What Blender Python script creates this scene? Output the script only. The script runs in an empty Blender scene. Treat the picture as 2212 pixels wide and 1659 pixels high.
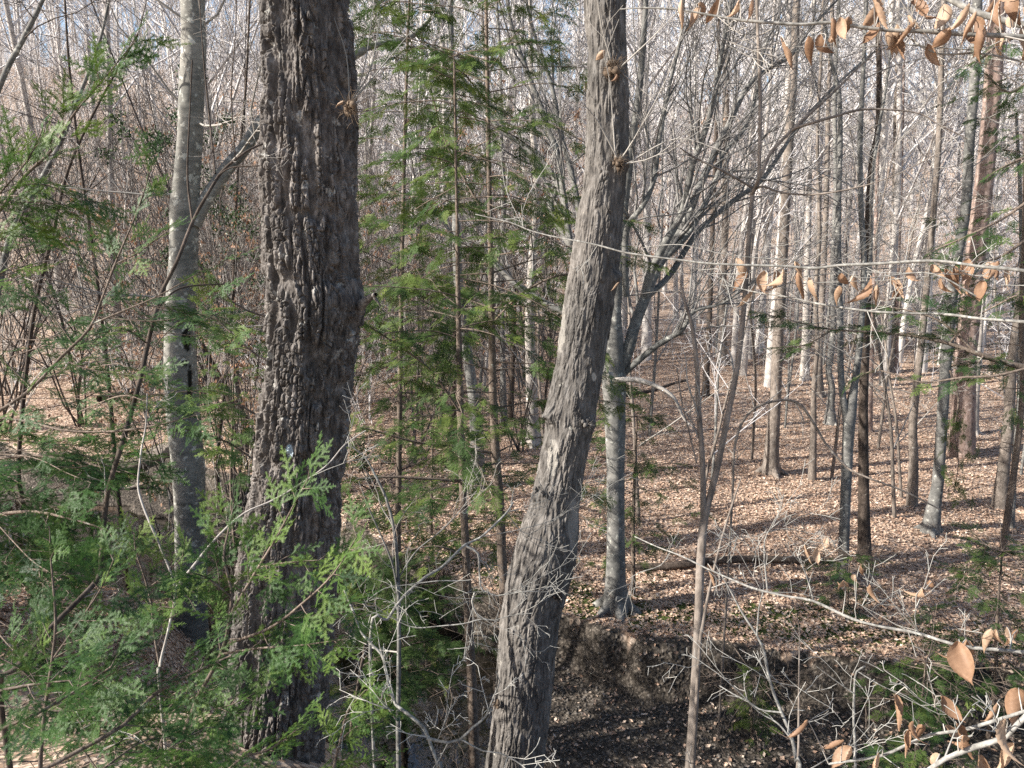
import bpy, math, random
import numpy as np
# ------------------------------------------------------------------ camera, world, sun, exposure
sc = bpy.context.scene
COL = sc.collection
PITCH = math.radians(11.0); CAMZ = 6.5
cam = bpy.data.objects.new('camera', bpy.data.cameras.new('camera')); COL.objects.link(cam)
cam.location = (0, 0, CAMZ); cam.rotation_euler = (math.pi/2-PITCH, 0, 0)
cam.data.sensor_width = 36; cam.data.lens = 26; cam.data.clip_start = 0.05; cam.data.clip_end = 2000
sc.camera = cam
SUN_EL = math.radians(30); SUN_AZ = math.radians(255)      # clockwise from +Y: sun stands left, slightly behind the camera
w = bpy.data.worlds.new('World'); sc.world = w; w.use_nodes = True
nt = w.node_tree; bg = nt.nodes['Background']
sky = nt.nodes.new('ShaderNodeTexSky'); sky.sky_type = 'NISHITA'; sky.sun_disc = False
sky.sun_elevation = SUN_EL; sky.sun_rotation = SUN_AZ; sky.air_density = 1.0; sky.dust_density = 1.5; sky.ozone_density = 1.0
nt.links.new(sky.outputs[0], bg.inputs[0]); bg.inputs[1].default_value = 0.10
sl = bpy.data.lights.new('sun', 'SUN'); sl.energy = 5.0; sl.angle = math.radians(0.5); sl.color = (1, 0.95, 0.87)
sun = bpy.data.objects.new('sun', sl); COL.objects.link(sun)
from mathutils import Vector
SD = Vector((math.sin(SUN_AZ)*math.cos(SUN_EL), math.cos(SUN_AZ)*math.cos(SUN_EL), math.sin(SUN_EL)))
sun.rotation_euler = SD.to_track_quat('Z', 'Y').to_euler(); sun.location = (-20, -10, 30)
sc.view_settings.view_transform = 'Standard'; sc.view_settings.look = 'None'
sc.view_settings.exposure = 1.15; sc.view_settings.gamma = 1.0
sc.render.engine = 'CYCLES'
cy = sc.cycles
cy.max_bounces = 4; cy.diffuse_bounces = 3; cy.glossy_bounces = 2; cy.transmission_bounces = 2; cy.transparent_max_bounces = 4
cy.sample_clamp_indirect = 6; cy.use_denoising = False; cy.caustics_reflective = False; cy.caustics_refractive = False
cy.pixel_filter_type = 'BLACKMAN_HARRIS'
# ------------------------------------------------------------------ projection helpers (pixels of a 2212 x 1659 view)
F = 2212*26/36.0
CP, SP = math.cos(PITCH), math.sin(PITCH)
C0 = np.array([0, 0, CAMZ]); FW = np.array([0, CP, -SP]); UP = np.array([0, SP, CP]); RT = np.array([1., 0, 0])
def ray(u, v): return FW + RT*(u-1106)/F + UP*(829.5-v)/F
def at(u, v, Y):                       # the point on the pixel's ray in the plane y = Y
    r = ray(u, v); return C0 + r*(Y/r[1])
def atd(u, v, d): return C0 + ray(u, v)*d
def depth(p): return float(np.dot(np.asarray(p)-C0, FW))
def proj(P):
    q = P-C0; d = q@FW; d = np.where(np.abs(d) < 1e-6, 1e-6, d)
    return 1106+F*(q@RT)/d, 829.5-F*(q@UP)/d, d
# ------------------------------------------------------------------ noise
def h3(i, j, k, s=0):
    n = (i.astype(np.int64)*374761393 + j.astype(np.int64)*668265263 + k.astype(np.int64)*2147483647 + s*982451653) & 0xffffffff
    n = ((n ^ (n >> 13))*1274126177) & 0xffffffff
    n = ((n ^ (n >> 16))*2246822519) & 0xffffffff
    return ((n ^ (n >> 15)) & 0xffffff)/float(0xffffff)
def noise(x, y, z=0.0, s=0):
    x, y, z = np.broadcast_arrays(np.asarray(x, float), np.asarray(y, float), np.asarray(z, float))
    i, j, k = np.floor(x), np.floor(y), np.floor(z); fx, fy, fz = x-i, y-j, z-k
    fx, fy, fz = [f*f*(3-2*f) for f in (fx, fy, fz)]; r = 0
    for a in (0, 1):
        for b in (0, 1):
            for c in (0, 1):
                r = r + h3(i+a, j+b, k+c, s)*(fx if a else 1-fx)*(fy if b else 1-fy)*(fz if c else 1-fz)
    return r*2-1
def fbm(x, y, z=0.0, o=3, s=0):
    r, a, f = 0, 1, 1
    for q in range(o): r = r+a*noise(x*f, y*f, np.asarray(z)*f, s+q); a *= .5; f *= 2.03
    return r/1.75
def sstep(a, b, x): t = np.clip((x-a)/(b-a), 0, 1); return t*t*(3-2*t)
# ------------------------------------------------------------------ terrain
FX = [-200, -30, -16, -9.5, -5, -2.7, -.5, 1.9, 8, 30, 200]; FY = [30, 21, 20, 18.7, 16.5, 13.4, 11, 9.6, 8.6, 6, 6]
NX = [-200, -30, -16, -10, -6, -3, 0, 5, 12, 30, 200]; NY = [25, 16, 15, 13.8, 12.2, 8.3, 6.3, 4.6, 3.0, 0, 0]
def H(x, y):
    x = np.asarray(x, float); y = np.asarray(y, float)
    wob = .35*noise(x*.7, y*.7, 0, 5)+.18*noise(x*2.3, y*2.3, 0, 6)
    yf = np.interp(x, FX, FY)+wob; yn = np.interp(x, NX, NY)+wob*.6
    t = y-yf
    yh = np.interp(x, [-60, -18, -6, 6, 20, 60], [24, 27, 38, 46, 50, 50])
    d = y-yh; hill = .40*np.where(d > 0, np.sqrt(d*d+36)-6, 0); lim = 31.
    hill = np.where(hill < lim*.7, hill, lim*.7+(lim*.3)*(1-np.exp(-(hill-lim*.7)/(lim*.3))))
    far = .85*sstep(0, .22, t)+.015*np.clip(t, 0, 60)+hill+(.12*fbm(x*.35, y*.35, 0, 3, 9)+.03*fbm(x*2.5, y*2.5, 0, 2, 19))*sstep(0, 2, t)
    t2 = yn-y; s = np.interp(x, [-8, -6, -2, 30], [8, 6.8, 3.2, 3.4])
    near = .05+5.3*(1-np.exp(-np.clip(t2, 0, 60)/s))+.08*fbm(x*.8, y*.8, 0, 3, 11)
    bed = np.interp(x, [-.9, .3, 3], [-.3, .06, .12])+.03*fbm(x*3, y*3, 0, 3, 12)+.02*fbm(x*9, y*9, 0, 2, 13)
    bed = np.where((x < -6) & (t > -1.6), .05+.04*noise(x, y, 0, 3), bed)
    z = np.where(t > 0, np.maximum(bed*(1-sstep(0, .2, t)), 0)+far, np.where(t2 > 0, near, bed))
    return z
def Hs(x, y): return float(H(np.array([x]), np.array([y]))[0])
def gnd(u, v, t0=5.0):
    r = ray(u, v); t = np.concatenate([np.arange(t0, 30, .04), np.arange(30, 260, .4)]); p = C0+r*t[:, None]
    k = np.nonzero(p[:, 2] < H(p[:, 0], p[:, 1]))[0]; return p[k[0]] if len(k) else p[-1]
# ------------------------------------------------------------------ object and mesh helpers
def tag(o, label=None, cat=None, group=None, kind=None):
    if label: o['label'] = label
    if cat: o['category'] = cat
    if group: o['group'] = group
    if kind: o['kind'] = kind
    return o
def thing(name, label, cat, loc=(0, 0, 0), group=None):
    o = bpy.data.objects.new(name, None); COL.objects.link(o); o.location = [float(c) for c in loc]; o.empty_display_size = .2
    return tag(o, label, cat, group)
class MB:
    def __init__(s): s.v = []; s.q = []; s.t = []; s.n = 0; s.a = []
    def add(s, v, q=None, t=None, a=None):
        v = np.asarray(v, float).reshape(-1, 3)
        if q is not None and len(q): s.q.append(np.asarray(q, np.int64)+s.n)
        if t is not None and len(t): s.t.append(np.asarray(t, np.int64)+s.n)
        s.v.append(v); s.a.append(np.broadcast_to(np.asarray(0. if a is None else a, float), (len(v),))); s.n += len(v)
    def mesh(s, name, mat, origin=(0, 0, 0), smooth=True):
        me = bpy.data.meshes.new(name); v = np.concatenate(s.v)-np.asarray(origin, float)
        q = np.concatenate(s.q) if s.q else np.zeros((0, 4), np.int64); t = np.concatenate(s.t) if s.t else np.zeros((0, 3), np.int64)
        me.vertices.add(len(v)); me.vertices.foreach_set('co', v.astype(np.float32).ravel())
        me.loops.add(len(q)*4+len(t)*3); me.loops.foreach_set('vertex_index', np.concatenate([q.ravel(), t.ravel()]).astype(np.int32))
        me.polygons.add(len(q)+len(t))
        me.polygons.foreach_set('loop_start', np.concatenate([np.arange(len(q))*4, len(q)*4+np.arange(len(t))*3]).astype(np.int32))
        me.polygons.foreach_set('loop_total', np.concatenate([np.full(len(q), 4), np.full(len(t), 3)]).astype(np.int32))
        me.polygons.foreach_set('use_smooth', np.full(len(q)+len(t), smooth))
        at_ = me.attributes.new('rnd', 'FLOAT', 'POINT'); at_.data.foreach_set('value', np.concatenate(s.a).astype(np.float32))
        me.materials.append(mat); me.update(calc_edges=True); return me
    def build(s, name, mat, parent=None, smooth=True, origin=None):
        if origin is None: origin = tuple(parent.location) if parent is not None else (0, 0, 0)
        if parent is not None and parent.parent is not None: origin = tuple(parent.parent.location)
        o = bpy.data.objects.new(name, s.mesh(name, mat, origin, smooth)); COL.objects.link(o)
        if parent is not None: o.parent = parent
        else: o.location = origin
        return o
def add_tubes(mb, pls, sides, a=None):
    groups = {}
    for p, r in pls: groups.setdefault(len(p), []).append((p, r))
    for n, L in groups.items():
        if n < 2: continue
        P = np.array([l[0] for l in L], float); R = np.array([l[1] for l in L], float); M = len(L)
        T = np.gradient(P, axis=1); T /= np.linalg.norm(T, axis=2, keepdims=True)+1e-9
        D = P[:, -1]-P[:, 0]; D /= np.linalg.norm(D, axis=1, keepdims=True)+1e-9
        ref = np.where(np.abs(D[:, 2:3]) > .75, np.array([[1., 0, .05]]), np.array([[.05, .03, 1.]]))[:, None, :]
        U = np.cross(T, ref); U /= np.linalg.norm(U, axis=2, keepdims=True)+1e-9; V = np.cross(T, U)
        th = np.arange(sides)*2*math.pi/sides
        ring = P[:, :, None, :]+R[:, :, None, None]*(np.cos(th)[None, None, :, None]*U[:, :, None, :]+np.sin(th)[None, None, :, None]*V[:, :, None, :])
        idx = (np.arange(M)[:, None, None]*n+np.arange(n-1)[None, :, None])*sides+np.arange(sides)[None, None, :]
        nx = (np.arange(M)[:, None, None]*n+np.arange(n-1)[None, :, None])*sides+((np.arange(sides)+1) % sides)[None, None, :]
        q = np.stack([idx, idx+sides, nx+sides, nx], -1).reshape(-1, 4)
        mb.add(ring.reshape(-1, 3), q, None, a=0.)
def smooth_line(pts, rad, step):
    """Catmull-Rom through the points; returns evenly spaced points and radii"""
    pts = np.asarray(pts, float); rad = np.asarray(rad, float); n = len(pts)
    if n < 3:
        k = max(2, int(np.linalg.norm(pts[-1]-pts[0])/step)+1); t = np.linspace(0, 1, k)[:, None]
        return pts[0]*(1-t)+pts[-1]*t, rad[0]*(1-t[:, 0])+rad[-1]*t[:, 0]
    A = np.vstack([2*pts[0]-pts[1], pts, 2*pts[-1]-pts[-2]]); op, orr = [], []
    for i in range(n-1):
        p0, p1, p2, p3 = A[i:i+4]; k = max(1, int(round(np.linalg.norm(p2-p1)/step))); t = np.arange(k)[:, None]/k
        op.append(.5*(2*p1+(p2-p0)*t+(2*p0-5*p1+4*p2-p3)*t**2+(3*p1-p0-3*p2+p3)*t**3)); orr.append(rad[i]*(1-t[:, 0])+rad[i+1]*t[:, 0])
    op.append(pts[-1:]); orr.append(rad[-1:]); return np.concatenate(op), np.concatenate(orr)
# ------------------------------------------------------------------ materials
def nn(m, t, **kw):
    n = m.node_tree.nodes.new(t)
    for k, v in kw.items():
        if k.startswith('i_'):
            key = k[2:]; key = int(key) if key.isdigit() else key.replace('_', ' ')
            n.inputs[key].default_value = v
        else: setattr(n, k, v)
    return n
def newmat(name):
    m = bpy.data.materials.new(name); m.use_nodes = True; return m, m.node_tree.nodes['Principled BSDF'], m.node_tree.links
def ramp(m, stops, interp='LINEAR'):
    r = m.node_tree.nodes.new('ShaderNodeValToRGB'); e = r.color_ramp; e.interpolation = interp
    while len(e.elements) < len(stops): e.elements.new(.5)
    for el, (p, c) in zip(e.elements, stops): el.position = p; el.color = (*c, 1)
    return r
def coords(m, scale=(1, 1, 1), obj=True):
    tc = nn(m, 'ShaderNodeTexCoord'); mp = nn(m, 'ShaderNodeMapping'); mp.inputs['Scale'].default_value = scale
    m.node_tree.links.new(tc.outputs['Object' if obj else 'Generated'], mp.inputs[0]); return mp
def bark_mat(name, dark, mid, light, lichen=(.5, .52, .46), lich=.62, stretch=.25, nscale=22, bump=.35, stain=None, rough=.9, use_h=False, lscale=9, bdist=.01):
    m, b, L = newmat(name); mp = coords(m, (1, 1, stretch)); mp2 = coords(m)
    n1 = nn(m, 'ShaderNodeTexNoise', i_Scale=nscale, i_Detail=6., i_Roughness=.65); L.new(mp.outputs[0], n1.inputs[0])
    r1 = ramp(m, [(.3, dark), (.5, mid), (.7, light)]); L.new(n1.outputs[0], r1.inputs[0])
    n2 = nn(m, 'ShaderNodeTexNoise', i_Scale=lscale, i_Detail=5., i_Roughness=.6); L.new(mp2.outputs[0], n2.inputs[0])
    r2 = ramp(m, [(lich, (0, 0, 0)), (lich+.05, (1, 1, 1))]); L.new(n2.outputs[0], r2.inputs[0])
    mx = nn(m, 'ShaderNodeMix', data_type='RGBA'); L.new(r2.outputs[0], mx.inputs[0]); L.new(r1.outputs[0], mx.inputs[6]); mx.inputs[7].default_value = (*lichen, 1)
    out = mx.outputs[2]
    n3 = nn(m, 'ShaderNodeTexNoise', i_Scale=1.7, i_Detail=3.); L.new(mp2.outputs[0], n3.inputs[0])
    r3 = ramp(m, [(.35, (.72, .72, .72)), (.65, (1.15, 1.12, 1.1))]); L.new(n3.outputs[0], r3.inputs[0])
    mm = nn(m, 'ShaderNodeMix', data_type='RGBA', blend_type='MULTIPLY'); mm.inputs[0].default_value = 1; L.new(out, mm.inputs[6]); L.new(r3.outputs[0], mm.inputs[7]); out = mm.outputs[2]
    at_ = nn(m, 'ShaderNodeAttribute', attribute_name='rnd')
    if stain is not None:               # positive attribute: a stain or moss patch of its own colour
        ms = nn(m, 'ShaderNodeMix', data_type='RGBA'); L.new(at_.outputs['Fac'], ms.inputs[0]); L.new(out, ms.inputs[6]); ms.inputs[7].default_value = (*stain, 1); out = ms.outputs[2]
    L.new(out, b.inputs['Base Color']); b.inputs['Roughness'].default_value = rough; b.inputs['Specular IOR Level'].default_value = .25
    bp = nn(m, 'ShaderNodeBump', i_Strength=bump, i_Distance=bdist); L.new(n1.outputs[0], bp.inputs['Height']); L.new(bp.outputs[0], b.inputs['Normal'])
    return m
def twig_mat(name, c1, c2, rough=.8):
    m, b, L = newmat(name); oi = nn(m, 'ShaderNodeObjectInfo'); mp = coords(m)
    n1 = nn(m, 'ShaderNodeTexNoise', i_Scale=3., i_Detail=4.); L.new(mp.outputs[0], n1.inputs[0])
    ad = nn(m, 'ShaderNodeMath', operation='MULTIPLY_ADD'); L.new(oi.outputs['Random'], ad.inputs[0]); ad.inputs[1].default_value = .5; 
    sb = nn(m, 'ShaderNodeMath', operation='SUBTRACT'); L.new(n1.outputs[0], sb.inputs[0]); sb.inputs[1].default_value = .25; L.new(sb.outputs[0], ad.inputs[2])
    r = ramp(m, [(.2, c1), (.8, c2)]); L.new(ad.outputs[0], r.inputs[0]); L.new(r.outputs[0], b.inputs['Base Color'])
    b.inputs['Roughness'].default_value = rough; b.inputs['Specular IOR Level'].default_value = .3; return m
def leaf_mat(name, stops, trans=.3, rough=.55, noise_scale=0, spec=.4):
    m, b, L = newmat(name); at_ = nn(m, 'ShaderNodeAttribute', attribute_name='rnd')
    fac = at_.outputs['Fac']
    if noise_scale:
        mp = coords(m); n1 = nn(m, 'ShaderNodeTexNoise', i_Scale=noise_scale, i_Detail=3.); L.new(mp.outputs[0], n1.inputs[0])
        oi = nn(m, 'ShaderNodeObjectInfo')
        ad = nn(m, 'ShaderNodeMath', operation='ADD'); L.new(oi.outputs['Random'], ad.inputs[0]); L.new(n1.outputs[0], ad.inputs[1])
        a2 = nn(m, 'ShaderNodeMath', operation='MULTIPLY'); L.new(ad.outputs[0], a2.inputs[0]); a2.inputs[1].default_value = .55; fac = a2.outputs[0]
    r = ramp(m, stops); L.new(fac, r.inputs[0]); L.new(r.outputs[0], b.inputs['Base Color']); b.inputs['Roughness'].default_value = rough
    b.inputs['Specular IOR Level'].default_value = spec
    tr = nn(m, 'ShaderNodeBsdfTranslucent'); L.new(r.outputs[0], tr.inputs[0]); ms = nn(m, 'ShaderNodeMixShader'); ms.inputs[0].default_value = trans
    L.new(b.outputs[0], ms.inputs[1]); L.new(tr.outputs[0], ms.inputs[2]); L.new(ms.outputs[0], m.node_tree.nodes['Material Output'].inputs[0]); return m
M = {}
M['oak'] = bark_mat('furrowed_bark', (.035, .031, .028), (.125, .112, .103), (.29, .27, .255), (.42, .41, .38), .63, .4, 30, .9, stain=(.42, .5, .55), bdist=.012)
M['oak2'] = bark_mat('plated_bark', (.045, .041, .038), (.13, .12, .11), (.25, .235, .22), (.45, .43, .38), .67, .3, 30, .8, stain=(.48, .45, .40), bdist=.008)
M['beech'] = bark_mat('beech_bark', (.13, .13, .118), (.21, .205, .185), (.29, .28, .25), (.50, .50, .45), .57, 2.5, 7, .15, stain=(.014, .014, .010), lscale=9)
M['limb'] = bark_mat('grey_limb_bark', (.10, .10, .095), (.175, .172, .162), (.26, .255, .235), (.42, .42, .38), .60, 1.2, 12, .3, lscale=14)
M['hembark'] = bark_mat('hemlock_bark', (.065, .05, .04), (.16, .125, .10), (.27, .225, .19), (.42, .42, .36), .66, .5, 60, .6)
M['brown'] = bark_mat('brown_bark', (.095, .08, .07), (.20, .17, .145), (.30, .26, .23), (.40, .38, .34), .66, .4, 24, .7)
M['dark'] = bark_mat('dark_bark', (.035, .028, .022), (.075, .058, .047), (.15, .12, .10), (.25, .22, .19), .68, .4, 30, .8)
M['pink'] = bark_mat('pine_bark', (.13, .09, .075), (.27, .20, .17), (.40, .32, .285), (.5, .44, .4), .62, .5, 16, .7)
M['pale'] = bark_mat('pale_bark', (.24, .22, .20), (.37, .34, .31), (.48, .45, .41), (.58, .55, .5), .6, .5, 12, .4)
M['white_twig'] = twig_mat('white_twig', (.20, .195, .18), (.42, .405, .37))
M['grey_twig'] = twig_mat('grey_twig', (.22, .20, .18), (.42, .39, .35))
M['bough'] = bark_mat('pale_bough_bark', (.09, .088, .08), (.22, .215, .20), (.40, .39, .36), (.46, .46, .42), .62, .8, 55, .3, lscale=40, bdist=.002)
M['mid_twig'] = twig_mat('mid_twig', (.10, .095, .09), (.26, .245, .23))
M['dark_twig'] = twig_mat('dark_twig', (.06, .05, .045), (.16, .135, .12))
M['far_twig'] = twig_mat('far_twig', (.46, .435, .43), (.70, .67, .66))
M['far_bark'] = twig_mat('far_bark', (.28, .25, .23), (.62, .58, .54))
M['needle'] = leaf_mat('hemlock_needle', [(0, (.018, .050, .016)), (.5, (.050, .110, .026)), (1, (.12, .185, .036))], .3, .5, spec=.22)
M['needle_mid'] = leaf_mat('hemlock_needle_far', [(0, (.032, .068, .026)), (.5, (.078, .130, .036)), (1, (.17, .215, .05))], .35, .55, spec=.2)
M['needle_grey'] = leaf_mat('hemlock_needle_bluish', [(0, (.035, .075, .032)), (.6, (.085, .155, .045)), (1, (.16, .22, .05))], .3, .5, spec=.25)
M['deadleaf'] = leaf_mat('dead_beech_leaf', [(0, (.13, .07, .042)), (.45, (.30, .18, .11)), (.8, (.46, .33, .23))], .28, .6, 9)
M['smallleaf'] = leaf_mat('dead_leaf_small', [(0, (.18, .085, .045)), (.5, (.36, .2, .12)), (1, (.52, .36, .25))], .3, .6)
M['litter'] = leaf_mat('fallen_leaf', [(0, (.17, .10, .07)), (.35, (.36, .235, .165)), (.7, (.54, .39, .29)), (1, (.70, .57, .46))], .08, .6)
M['laurel'] = leaf_mat('laurel_leaf', [(0, (.02, .045, .015)), (1, (.05, .09, .028))], .15, .5, spec=.3)
M['nest'] = twig_mat('clump_twig', (.05, .035, .025), (.18, .13, .09))
M['moss'] = bark_mat('moss', (.05, .075, .012), (.11, .15, .02), (.2, .24, .04), (.26, .28, .06), .7, 1, 40, 1.0)
# ground
def ground_mat():
    m, b, L = newmat('leaf_litter_ground'); mp = coords(m)
    wn = nn(m, 'ShaderNodeTexNoise', i_Scale=9., i_Detail=2.); L.new(mp.outputs[0], wn.inputs[0])
    wm = nn(m, 'ShaderNodeMix', data_type='RGBA'); wm.inputs[0].default_value = .06; L.new(mp.outputs[0], wm.inputs[6]); L.new(wn.outputs[1], wm.inputs[7])
    vo = nn(m, 'ShaderNodeTexVoronoi', i_Scale=17.); L.new(wm.outputs[2], vo.inputs[0])
    r = ramp(m, [(0, (.18, .12, .085)), (.3, (.36, .255, .185)), (.62, (.52, .39, .30)), (1, (.66, .54, .44))])
    sp = nn(m, 'ShaderNodeSeparateColor'); L.new(vo.outputs['Color'], sp.inputs[0]); L.new(sp.outputs[0], r.inputs[0])
    n2 = nn(m, 'ShaderNodeTexNoise', i_Scale=.35, i_Detail=5.); L.new(mp.outputs[0], n2.inputs[0])
    r2 = ramp(m, [(.35, (.8, .8, .82)), (.65, (1.1, 1.08, 1.04))]); L.new(n2.outputs[0], r2.inputs[0])
    mm = nn(m, 'ShaderNodeMix', data_type='RGBA', blend_type='MULTIPLY'); mm.inputs[0].default_value = 1; L.new(r.outputs[0], mm.inputs[6]); L.new(r2.outputs[0], mm.inputs[7])
    # moss (attribute > 0) and bare streambed mud (attribute < 0)
    a = nn(m, 'ShaderNodeAttribute', attribute_name='rnd')
    n3 = nn(m, 'ShaderNodeTexNoise', i_Scale=2.2, i_Detail=6., i_Roughness=.6); L.new(mp.outputs[0], n3.inputs[0])
    mu = nn(m, 'ShaderNodeMath', operation='MULTIPLY_ADD'); L.new(a.outputs['Fac'], mu.inputs[0]); mu.inputs[1].default_value = .35
    s_ = nn(m, 'ShaderNodeMath', operation='SUBTRACT'); L.new(n3.outputs[0], s_.inputs[0]); s_.inputs[1].default_value = .28; L.new(s_.outputs[0], mu.inputs[2])
    rm = ramp(m, [(.34, (0, 0, 0)), (.40, (1, 1, 1))]); L.new(mu.outputs[0], rm.inputs[0])
    mo = nn(m, 'ShaderNodeMix', data_type='RGBA'); L.new(rm.outputs[0], mo.inputs[0]); L.new(mm.outputs[2], mo.inputs[6])
    rg = ramp(m, [(.3, (.03, .045, .014)), (.7, (.10, .12, .03))]); n4 = nn(m, 'ShaderNodeTexNoise', i_Scale=30., i_Detail=4.); L.new(mp.outputs[0], n4.inputs[0]); L.new(n4.outputs[0], rg.inputs[0]); L.new(rg.outputs[0], mo.inputs[7])
    ng = nn(m, 'ShaderNodeMath', operation='MULTIPLY'); L.new(a.outputs['Fac'], ng.inputs[0]); ng.inputs[1].default_value = -1; ng.use_clamp = True
    v2 = nn(m, 'ShaderNodeTexVoronoi', i_Scale=34.); L.new(mp.outputs[0], v2.inputs[0]); s2 = nn(m, 'ShaderNodeSeparateColor'); L.new(v2.outputs['Color'], s2.inputs[0])
    rp = ramp(m, [(0, (.03, .025, .02)), (.7, (.075, .062, .05)), (1, (.17, .145, .12))]); L.new(s2.outputs[0], rp.inputs[0])
    mb_ = nn(m, 'ShaderNodeMix', data_type='RGBA'); L.new(ng.outputs[0], mb_.inputs[0]); L.new(mo.outputs[2], mb_.inputs[6]); L.new(rp.outputs[0], mb_.inputs[7])
    L.new(mb_.outputs[2], b.inputs['Base Color']); b.inputs['Roughness'].default_value = .85; b.inputs['Specular IOR Level'].default_value = .2
    bp = nn(m, 'ShaderNodeBump', i_Strength=.9, i_Distance=.03); L.new(vo.outputs['Distance'], bp.inputs['Height'])
    b2 = nn(m, 'ShaderNodeBump', i_Strength=.6, i_Distance=.05); L.new(n3.outputs[0], b2.inputs['Height']); L.new(bp.outputs[0], b2.inputs['Normal']); L.new(b2.outputs[0], b.inputs['Normal'])
    return m
def water_mat():
    m, b, L = newmat('creek_water'); mp = coords(m, (1, 1, 1))
    n = nn(m, 'ShaderNodeTexNoise', i_Scale=2.6, i_Detail=3., i_Distortion=.6); L.new(mp.outputs[0], n.inputs[0])
    b.inputs['Base Color'].default_value = (.006, .005, .003, 1); b.inputs['Roughness'].default_value = .02; b.inputs['IOR'].default_value = 1.6
    b.inputs['Specular IOR Level'].default_value = 1.0
    bp = nn(m, 'ShaderNodeBump', i_Strength=.10, i_Distance=.05); L.new(n.outputs[0], bp.inputs['Height']); L.new(bp.outputs[0], b.inputs['Normal']); return m
# ------------------------------------------------------------------ the setting: ground, creek
def grid_axis(segs):
    a = []
    for x0, x1, st in segs: a.append(np.arange(x0, x1, st))
    return np.concatenate(a+[np.array([segs[-1][1]])])
gx = grid_axis([(-300, -60, 8), (-60, -20, 1.0), (-20, -12, .3), (-12, 11, .09), (11, 20, .3), (20, 60, 1.0), (60, 300, 8)])
gy = grid_axis([(-60, -4, 3), (-4, 5, .25), (5, 20, .08), (20, 32, .2), (32, 60, .5), (60, 200, 2.5), (200, 900, 30)])
GX, GY = np.meshgrid(gx, gy); GZ = H(GX, GY)
yfv = np.interp(GX, FX, FY); ynv = np.interp(GX, NX, NY)
moss = np.exp(-np.abs(GY-yfv-.9)/.8)*(GY > yfv-.4)*.95-.15
mud = ((GY < yfv+.33+.35*noise(GX*.7, GY*.7, 0, 5)) & (GY > ynv-.1)).astype(float)
att = np.where(mud > 0, -1.0, moss)
ny_, nx_ = GX.shape; ii = (np.arange(ny_-1)[:, None]*nx_+np.arange(nx_-1)[None, :]).ravel()
g = MB(); g.add(np.stack([GX, GY, GZ], -1), np.stack([ii, ii+1, ii+1+nx_, ii+nx_], -1), None, att.ravel())
o = g.build('ground', ground_mat()); tag(o, kind='structure')
g = MB(); wx = np.linspace(-60, 12, 80); wa = []
for x in wx: wa += [[x, np.interp(x, NX, NY)-1.2, 0], [x, np.interp(x, FX, FY)+.5, 0]]
k = np.arange(79)*2; g.add(wa, np.stack([k, k+2, k+3, k+1], -1)); o = g.build('water', water_mat(), smooth=False); tag(o, kind='structure')
rng = np.random.default_rng(7); random.seed(7)
# leaf litter close enough to see single leaves
def litter(n, y0, y1, seed, size, name, label):
    r = np.random.default_rng(seed); y = y0+(y1-y0)*r.random(n)**1.0; x = (r.random(n)*2-1)*(y*.78+2)
    yf = np.interp(x, FX, FY); yn = np.interp(x, NX, NY)
    creek = (y < yf+.3+.35*noise(x*.7, y*.7, 0, 5)) & (y > yn); keep = ~creek | (r.random(n) < np.where(x > .2, .10, 0.01)); x, y, yf = x[keep], y[keep], yf[keep]; n = len(x)
    z = H(x, y); e = .05; nx = -(H(x+e, y)-z)/e; ny = -(H(x, y+e)-z)/e
    th = r.random(n)*2*math.pi; L = size*(.6+.8*r.random(n)); W = L*(.45+.25*r.random(n))
    N = np.stack([np.clip(nx, -2, 2)+r.normal(0, .35, n), np.clip(ny, -2, 2)+r.normal(0, .35, n), np.ones(n)], -1); N /= np.linalg.norm(N, axis=1, keepdims=True)
    A = np.stack([np.cos(th), np.sin(th), np.zeros(n)], -1); A -= N*(A*N).sum(1, keepdims=True); A /= np.linalg.norm(A, axis=1, keepdims=True); B = np.cross(N, A)
    P = np.stack([x, y, z+.008+.02*r.random(n)], -1); cur = (r.random(n)*.5)[:, None]*L[:, None]
    v = np.stack([P-A*L[:, None]/2+N*cur*.4, P+B*W[:, None]/2+N*cur*.35-A*L[:, None]*.1, P+A*L[:, None]/2+N*cur*.5, P-B*W[:, None]/2+N*cur*.35, P], 1)
    k = np.arange(n)*5; t = np.concatenate([np.stack([k, k+4, k+1], -1), np.stack([k+1, k+4, k+2], -1), np.stack([k+2, k+4, k+3], -1), np.stack([k+3, k+4, k], -1)])
    g = MB(); g.add(v.reshape(-1, 3), None, t, np.repeat(np.clip(r.normal(.55, .25, n), 0, 1), 5))
    tag(g.build(name, M['litter'], smooth=False), label, 'leaf litter', kind='stuff')
litter(190000, 5.5, 20, 3, .062, 'leaf_litter', 'carpet of brown fallen leaves on the near forest floor')
litter(120000, 20, 42, 4, .08, 'leaf_litter', 'sunlit carpet of tan fallen leaves farther up the forest floor')
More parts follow.
